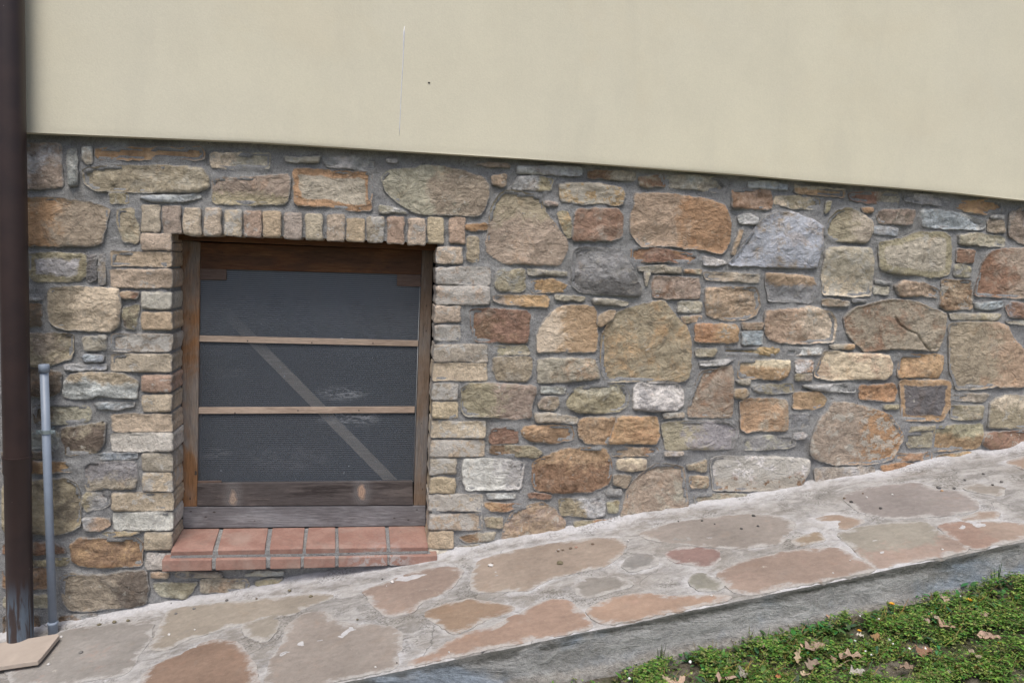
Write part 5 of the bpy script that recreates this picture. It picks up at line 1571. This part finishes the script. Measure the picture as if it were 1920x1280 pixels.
tuft('weed_tuft', 'small green weed tuft at the wall foot below the white crusted stone', 'weed', PY(1388, 955, -0.030), 90, 0.014, 0.016, 0, [(96, 110, 48), (80, 92, 42), (120, 124, 60)], seed=3)
tuft('weed_tuft', 'tiny weed sprig at the foot of the right brick jamb', 'weed', PY(866, 1042, -0.032), 26, 0.014, 0.007, 0, mc, seed=4)
tuft('weed_tuft', 'brownish weed sprig at the wall foot just right of the brick jamb', 'weed', PY(901, 1037, -0.032), 34, 0.010, 0.009, 0, [(110, 104, 66), (86, 84, 50)], seed=5)
def gy(x, y): return PY(x, y, -PW - 0.03)
gb = gy(1241, 1228); tuft('grass_sprig', 'thin upright grass sprig against the concrete edge at the middle', 'grass sprig', np.array([gb[0], gb[1], ground_z(gb[0], gb[1])]), 9, 0.085, 0.006, 0.0022, [(96, 104, 84), (80, 88, 66)], blade=True, seed=6)
gb = gy(1406, 1190); tuft('grass_sprig', 'single dry upright stalk against the concrete edge left of the oak leaves', 'grass sprig', np.array([gb[0], gb[1], ground_z(gb[0], gb[1])]), 3, 0.075, 0.002, 0.0035, [(138, 134, 104), (128, 126, 100)], blade=True, seed=7)
gb = gy(1866, 1085); tuft('grass_sprig', 'tall green blades at the right end of the concrete edge', 'grass sprig', np.array([gb[0], gb[1], ground_z(gb[0], gb[1])]), 5, 0.10, 0.006, 0.004, [(70, 108, 62), (60, 92, 50)], blade=True, seed=9)

# dead oak leaves
def oak(c, L, ang, seed, col, lab, tilt=0.2, curl=0.5):
    r = random.Random(seed)
    n = 44; out = []
    for i in range(n):
        t_ = i / (n - 1)
        w = (0.24 + 0.09 * math.sin(seed * 2.1)) * math.sin(math.pi * min(1, t_ ** (0.7 + 0.25 * math.sin(seed)))) ** 0.8 * (0.74 + 0.30 * math.sin(t_ * (18 + 5 * math.sin(seed * 1.3)) + seed) + 0.35 * noise.noise((t_ * 9, seed, 0))) + (0.015)
        out.append((t_, w))
    V_, F_ = [], []
    ca, sa = math.cos(ang), math.sin(ang)
    tx, ty = r.uniform(-tilt, tilt), r.uniform(-tilt, tilt) - 0.25
    def P3(u, w):
        lu, lw = (u - 0.5) * L, w * L
        bend = (w * w) * L * curl * 2.2 + math.sin(u * 3.0 + seed) * L * 0.06 + noise.noise((u * 4, w * 5, seed)) * L * 0.22
        x = lu * ca - lw * sa; y = lu * sa + lw * ca
        return (c[0] + x, c[1] + y, c[2] + bend + x * tx - y * ty * 0.6)
    for (t_, w) in out:
        for k in (-1, -0.5, 0, 0.5, 1): V_.append(P3(t_, w * k))
    for i in range(n - 1):
        for k in range(4): F_.append((i * 5 + k, i * 5 + k + 1, (i + 1) * 5 + k + 1, (i + 1) * 5 + k))
    nV = len(V_)
    V_ += [(a_[0], a_[1], a_[2] - 0.0006) for a_ in V_]
    F_ += [tuple(reversed([q + nV for q in f_])) for f_ in F_]
    C = np.tile(np.array([*[v * 1.0 for v in desat(lin(col), 0.2, 1.15)], 1]), (len(V_), 1))
    o = mk('dead_leaf', V_, F_, M['dry'], None, smooth=True, attrs={'c1': ('FLOAT_COLOR', C)})
    tag(o, lab, 'dead leaf', 'dead oak leaves in the grass')
leaves = [(1776, 1173, 0.062, 0.2, (176, 146, 118), 'tan lobed oak leaf in the centre of the right hand grass'),
          (1852, 1191, 0.060, -0.5, (190, 158, 134), 'pale pinkish oak leaf lying furthest right in the grass'),
          (1643, 1192, 0.050, 0.8, (158, 122, 74), 'ochre oak leaf beside two white flecks'),
          (1734, 1218, 0.055, 0.25, (150, 112, 84), 'narrow reddish curled leaf under white flecks'),
          (1750, 1152, 0.036, 1.6, (176, 160, 138), 'small pale upright leaf scrap left of the tan oak leaf'),
          (1731, 1160, 0.034, 2.2, (168, 146, 130), 'small greyish pink leaf left of the pale leaf scrap'),
          (1771, 1122, 0.042, 1.2, (170, 150, 122), 'dull tan leaf standing against the concrete at the right'),
          (1817, 1152, 0.036, -0.4, (186, 152, 120), 'small tan leaf between the two large oak leaves'),
          (1847, 1151, 0.036, 0.4, (180, 152, 134), 'small pinkish leaf above the furthest right oak leaf'),
          (1529, 1210, 0.062, 0.1, (168, 142, 122), 'large oak leaf lying flat close to the concrete edge'),
          (1496, 1226, 0.055, 0.9, (182, 162, 128), 'cream oak leaf left of the large flat oak leaf'),
          (1596, 1230, 0.062, -0.2, (174, 148, 122), 'wide oak leaf beside the thin twig'),
          (1525, 1245, 0.058, 0.5, (150, 132, 112), 'brown grey crumpled leaf above the twig end'),
          (1562, 1234, 0.050, 1.1, (156, 128, 104), 'brown leaf tucked against the wide oak leaf'),
          (1272, 1278, 0.055, 0.6, (196, 166, 138), 'pale tan oak leaf at the bottom edge in the middle'),
          (1250, 1272, 0.034, 1.9, (190, 168, 140), 'small cream leaf left of the pale tan oak leaf'),
          (1362, 1268, 0.056, -0.3, (178, 148, 128), 'pinkish oak leaf at the bottom edge beside a grey leaf'),
          (1391, 1258, 0.045, 1.4, (150, 146, 132), 'grey papery leaf standing beside the pinkish oak leaf'),
          (1424, 1208, 0.030, 1.9, (196, 170, 140), 'small pale leaf chip by the concrete in the middle'),
          (1503, 1209, 0.022, 1.2, (206, 176, 140), 'tiny orange cream leaf chip at the concrete edge'),
          (1510, 1262, 0.036, 0.3, (196, 174, 140), 'small cream leaf near the twig end'),
          (1607, 1258, 0.040, -0.1, (176, 170, 160), 'pale grey leaf sliver right of the twig'),
          (1828, 1225, 0.045, 1.8, (160, 146, 118), 'dull beige leaf below the pale pinkish oak leaf'),
          (1553, 1155, 0.020, 1.6, (190, 150, 120), 'tiny pink brown leaf scrap on the upper weeds'),
          (1610, 1190, 0.026, 2.4, (200, 192, 176), 'tiny white leaf sliver by the yellow flower'),
          (1698, 1250, 0.050, 0.2, (150, 126, 104), 'dull brown leaf at the bottom right of centre'),
          (1460, 1266, 0.030, 0.9, (190, 120, 64), 'small orange leaf among yellow green weeds')]
for i, (x, y, L, an, c, lb) in enumerate(leaves):
    oak(PG(x, y, 0.040), L * 1.15, an, i + 1, c, lb, curl=0.25 + 0.5 * ((i * 37) % 10) / 10)

# white flecks, yellow flowers, twig
FLK = ['large white fleck right of the ochre leaf', 'smaller white fleck just below the large one by the ochre leaf', 'white fleck left of the curled reddish leaf', 'large white fleck on the curled reddish leaf', 'white fleck on weeds below the orange yellow bud', 'large white fleck low at the bottom right', 'pale fleck far left of the curled reddish leaf', 'white fleck high up by the yellow flower at the right', 'tiny white fleck beside the pale grey leaf sliver', 'white fleck among broad leaves above the pale tan leaf', 'white fleck at the bottom edge left of the leaves', 'leftmost white fleck by the bottom edge', 'white fleck against the concrete above the small yellow flower', 'tiny white fleck below the small yellow flower', 'tiny white fleck left of the tan lobed leaf']
M['white'] = simple_mat('white_fleck', (0.80, 0.80, 0.80), 0.7, 0.05)
for i, (x, y, r) in enumerate([(1667, 1199, 4), (1674, 1206, 2.6), (1705, 1215, 3), (1734, 1215, 5), (1648, 1160, 2.6), (1779, 1258, 4), (1634, 1227, 3), (1800, 1117, 2.4), (1623, 1220, 2.2), (1294, 1240, 4), (1204, 1270, 2.6), (1180, 1271, 3.5), (1613, 1154, 2.6), (1603, 1200, 2.4), (1711, 1176, 2)]):
    c = PG(x, y, 0.036); rad = 0.8 * r * np.linalg.norm(c - CAM) / F
    vs, fs = lump(c, rad, 70 + i, 0.7)
    o = mk('white_fleck', vs, fs, M['white'], None, smooth=True)
    tag(o, FLK[i], 'fleck', 'white flecks in the grass')
M['yellow'] = simple_mat('yellow_petal', (0.75, 0.42, 0.03), 0.6, 0.1)
M['stem'] = simple_mat('green_stem', (0.08, 0.13, 0.04), 0.7, 0.1)
for i, (x, y, r, lb) in enumerate([(1672, 1133, 4.5, 'orange yellow flower bud standing before the concrete edge'), (1817, 1126, 4.5, 'yellow flower among the weeds in the right corner'), (1611, 1183, 3.4, 'small yellow flower beside a tiny white leaf sliver'), (1874, 1206, 3.0, 'small yellow flower right of the pale pinkish oak leaf')]):
    c = PG(x, y, 0.035); rad = r * np.linalg.norm(c - CAM) / F
    root = empty('flower', (c[0], c[1], ground_z(c[0], c[1]))); tag(root, lb, 'flower')
    g = MB()
    for ring, (n_, rr, up) in enumerate([(9, 1.15, 0.5), (7, 0.8, 1.1)]):
        for q in range(n_):
            a = 2 * math.pi * q / n_ + ring * 0.4
            d_ = np.array([math.cos(a), math.sin(a), up]); s_ = np.array([-math.sin(a), math.cos(a), 0])
            g.add([c, c + d_ * rad * rr * 0.6 + s_ * rad * 0.25, c + d_ * rad * rr, c + d_ * rad * rr * 0.6 - s_ * rad * 0.25], [(0, 1, 2, 3)])
    g.build('petals', M['yellow'], root)
    g = MB(); g.tube([(c[0], c[1], c[2]), (c[0] + 0.003, c[1], (c[2] + root.location.z) / 2), (c[0], c[1], root.location.z)], [0.0012, 0.001, 0.0012], 6)
    g.build('stem', M['stem'], root)
M['twig'] = simple_mat('dry_twig', (0.33, 0.26, 0.19), 0.85, 0.2)
tp = [PG(x, y, 0.032) for x, y in [(1528, 1279), (1550, 1264), (1572, 1249), (1590, 1237), (1600, 1236), (1622, 1240)]]
mb = MB(); mb.tube([tuple(p) for p in tp], [0.0020, 0.0019, 0.0017, 0.0016, 0.0014, 0.0009], 7)
o = mb.build('twig', M['twig'], None, smooth=True); tag(o, 'thin bent tan twig lying across the weeds', 'twig')
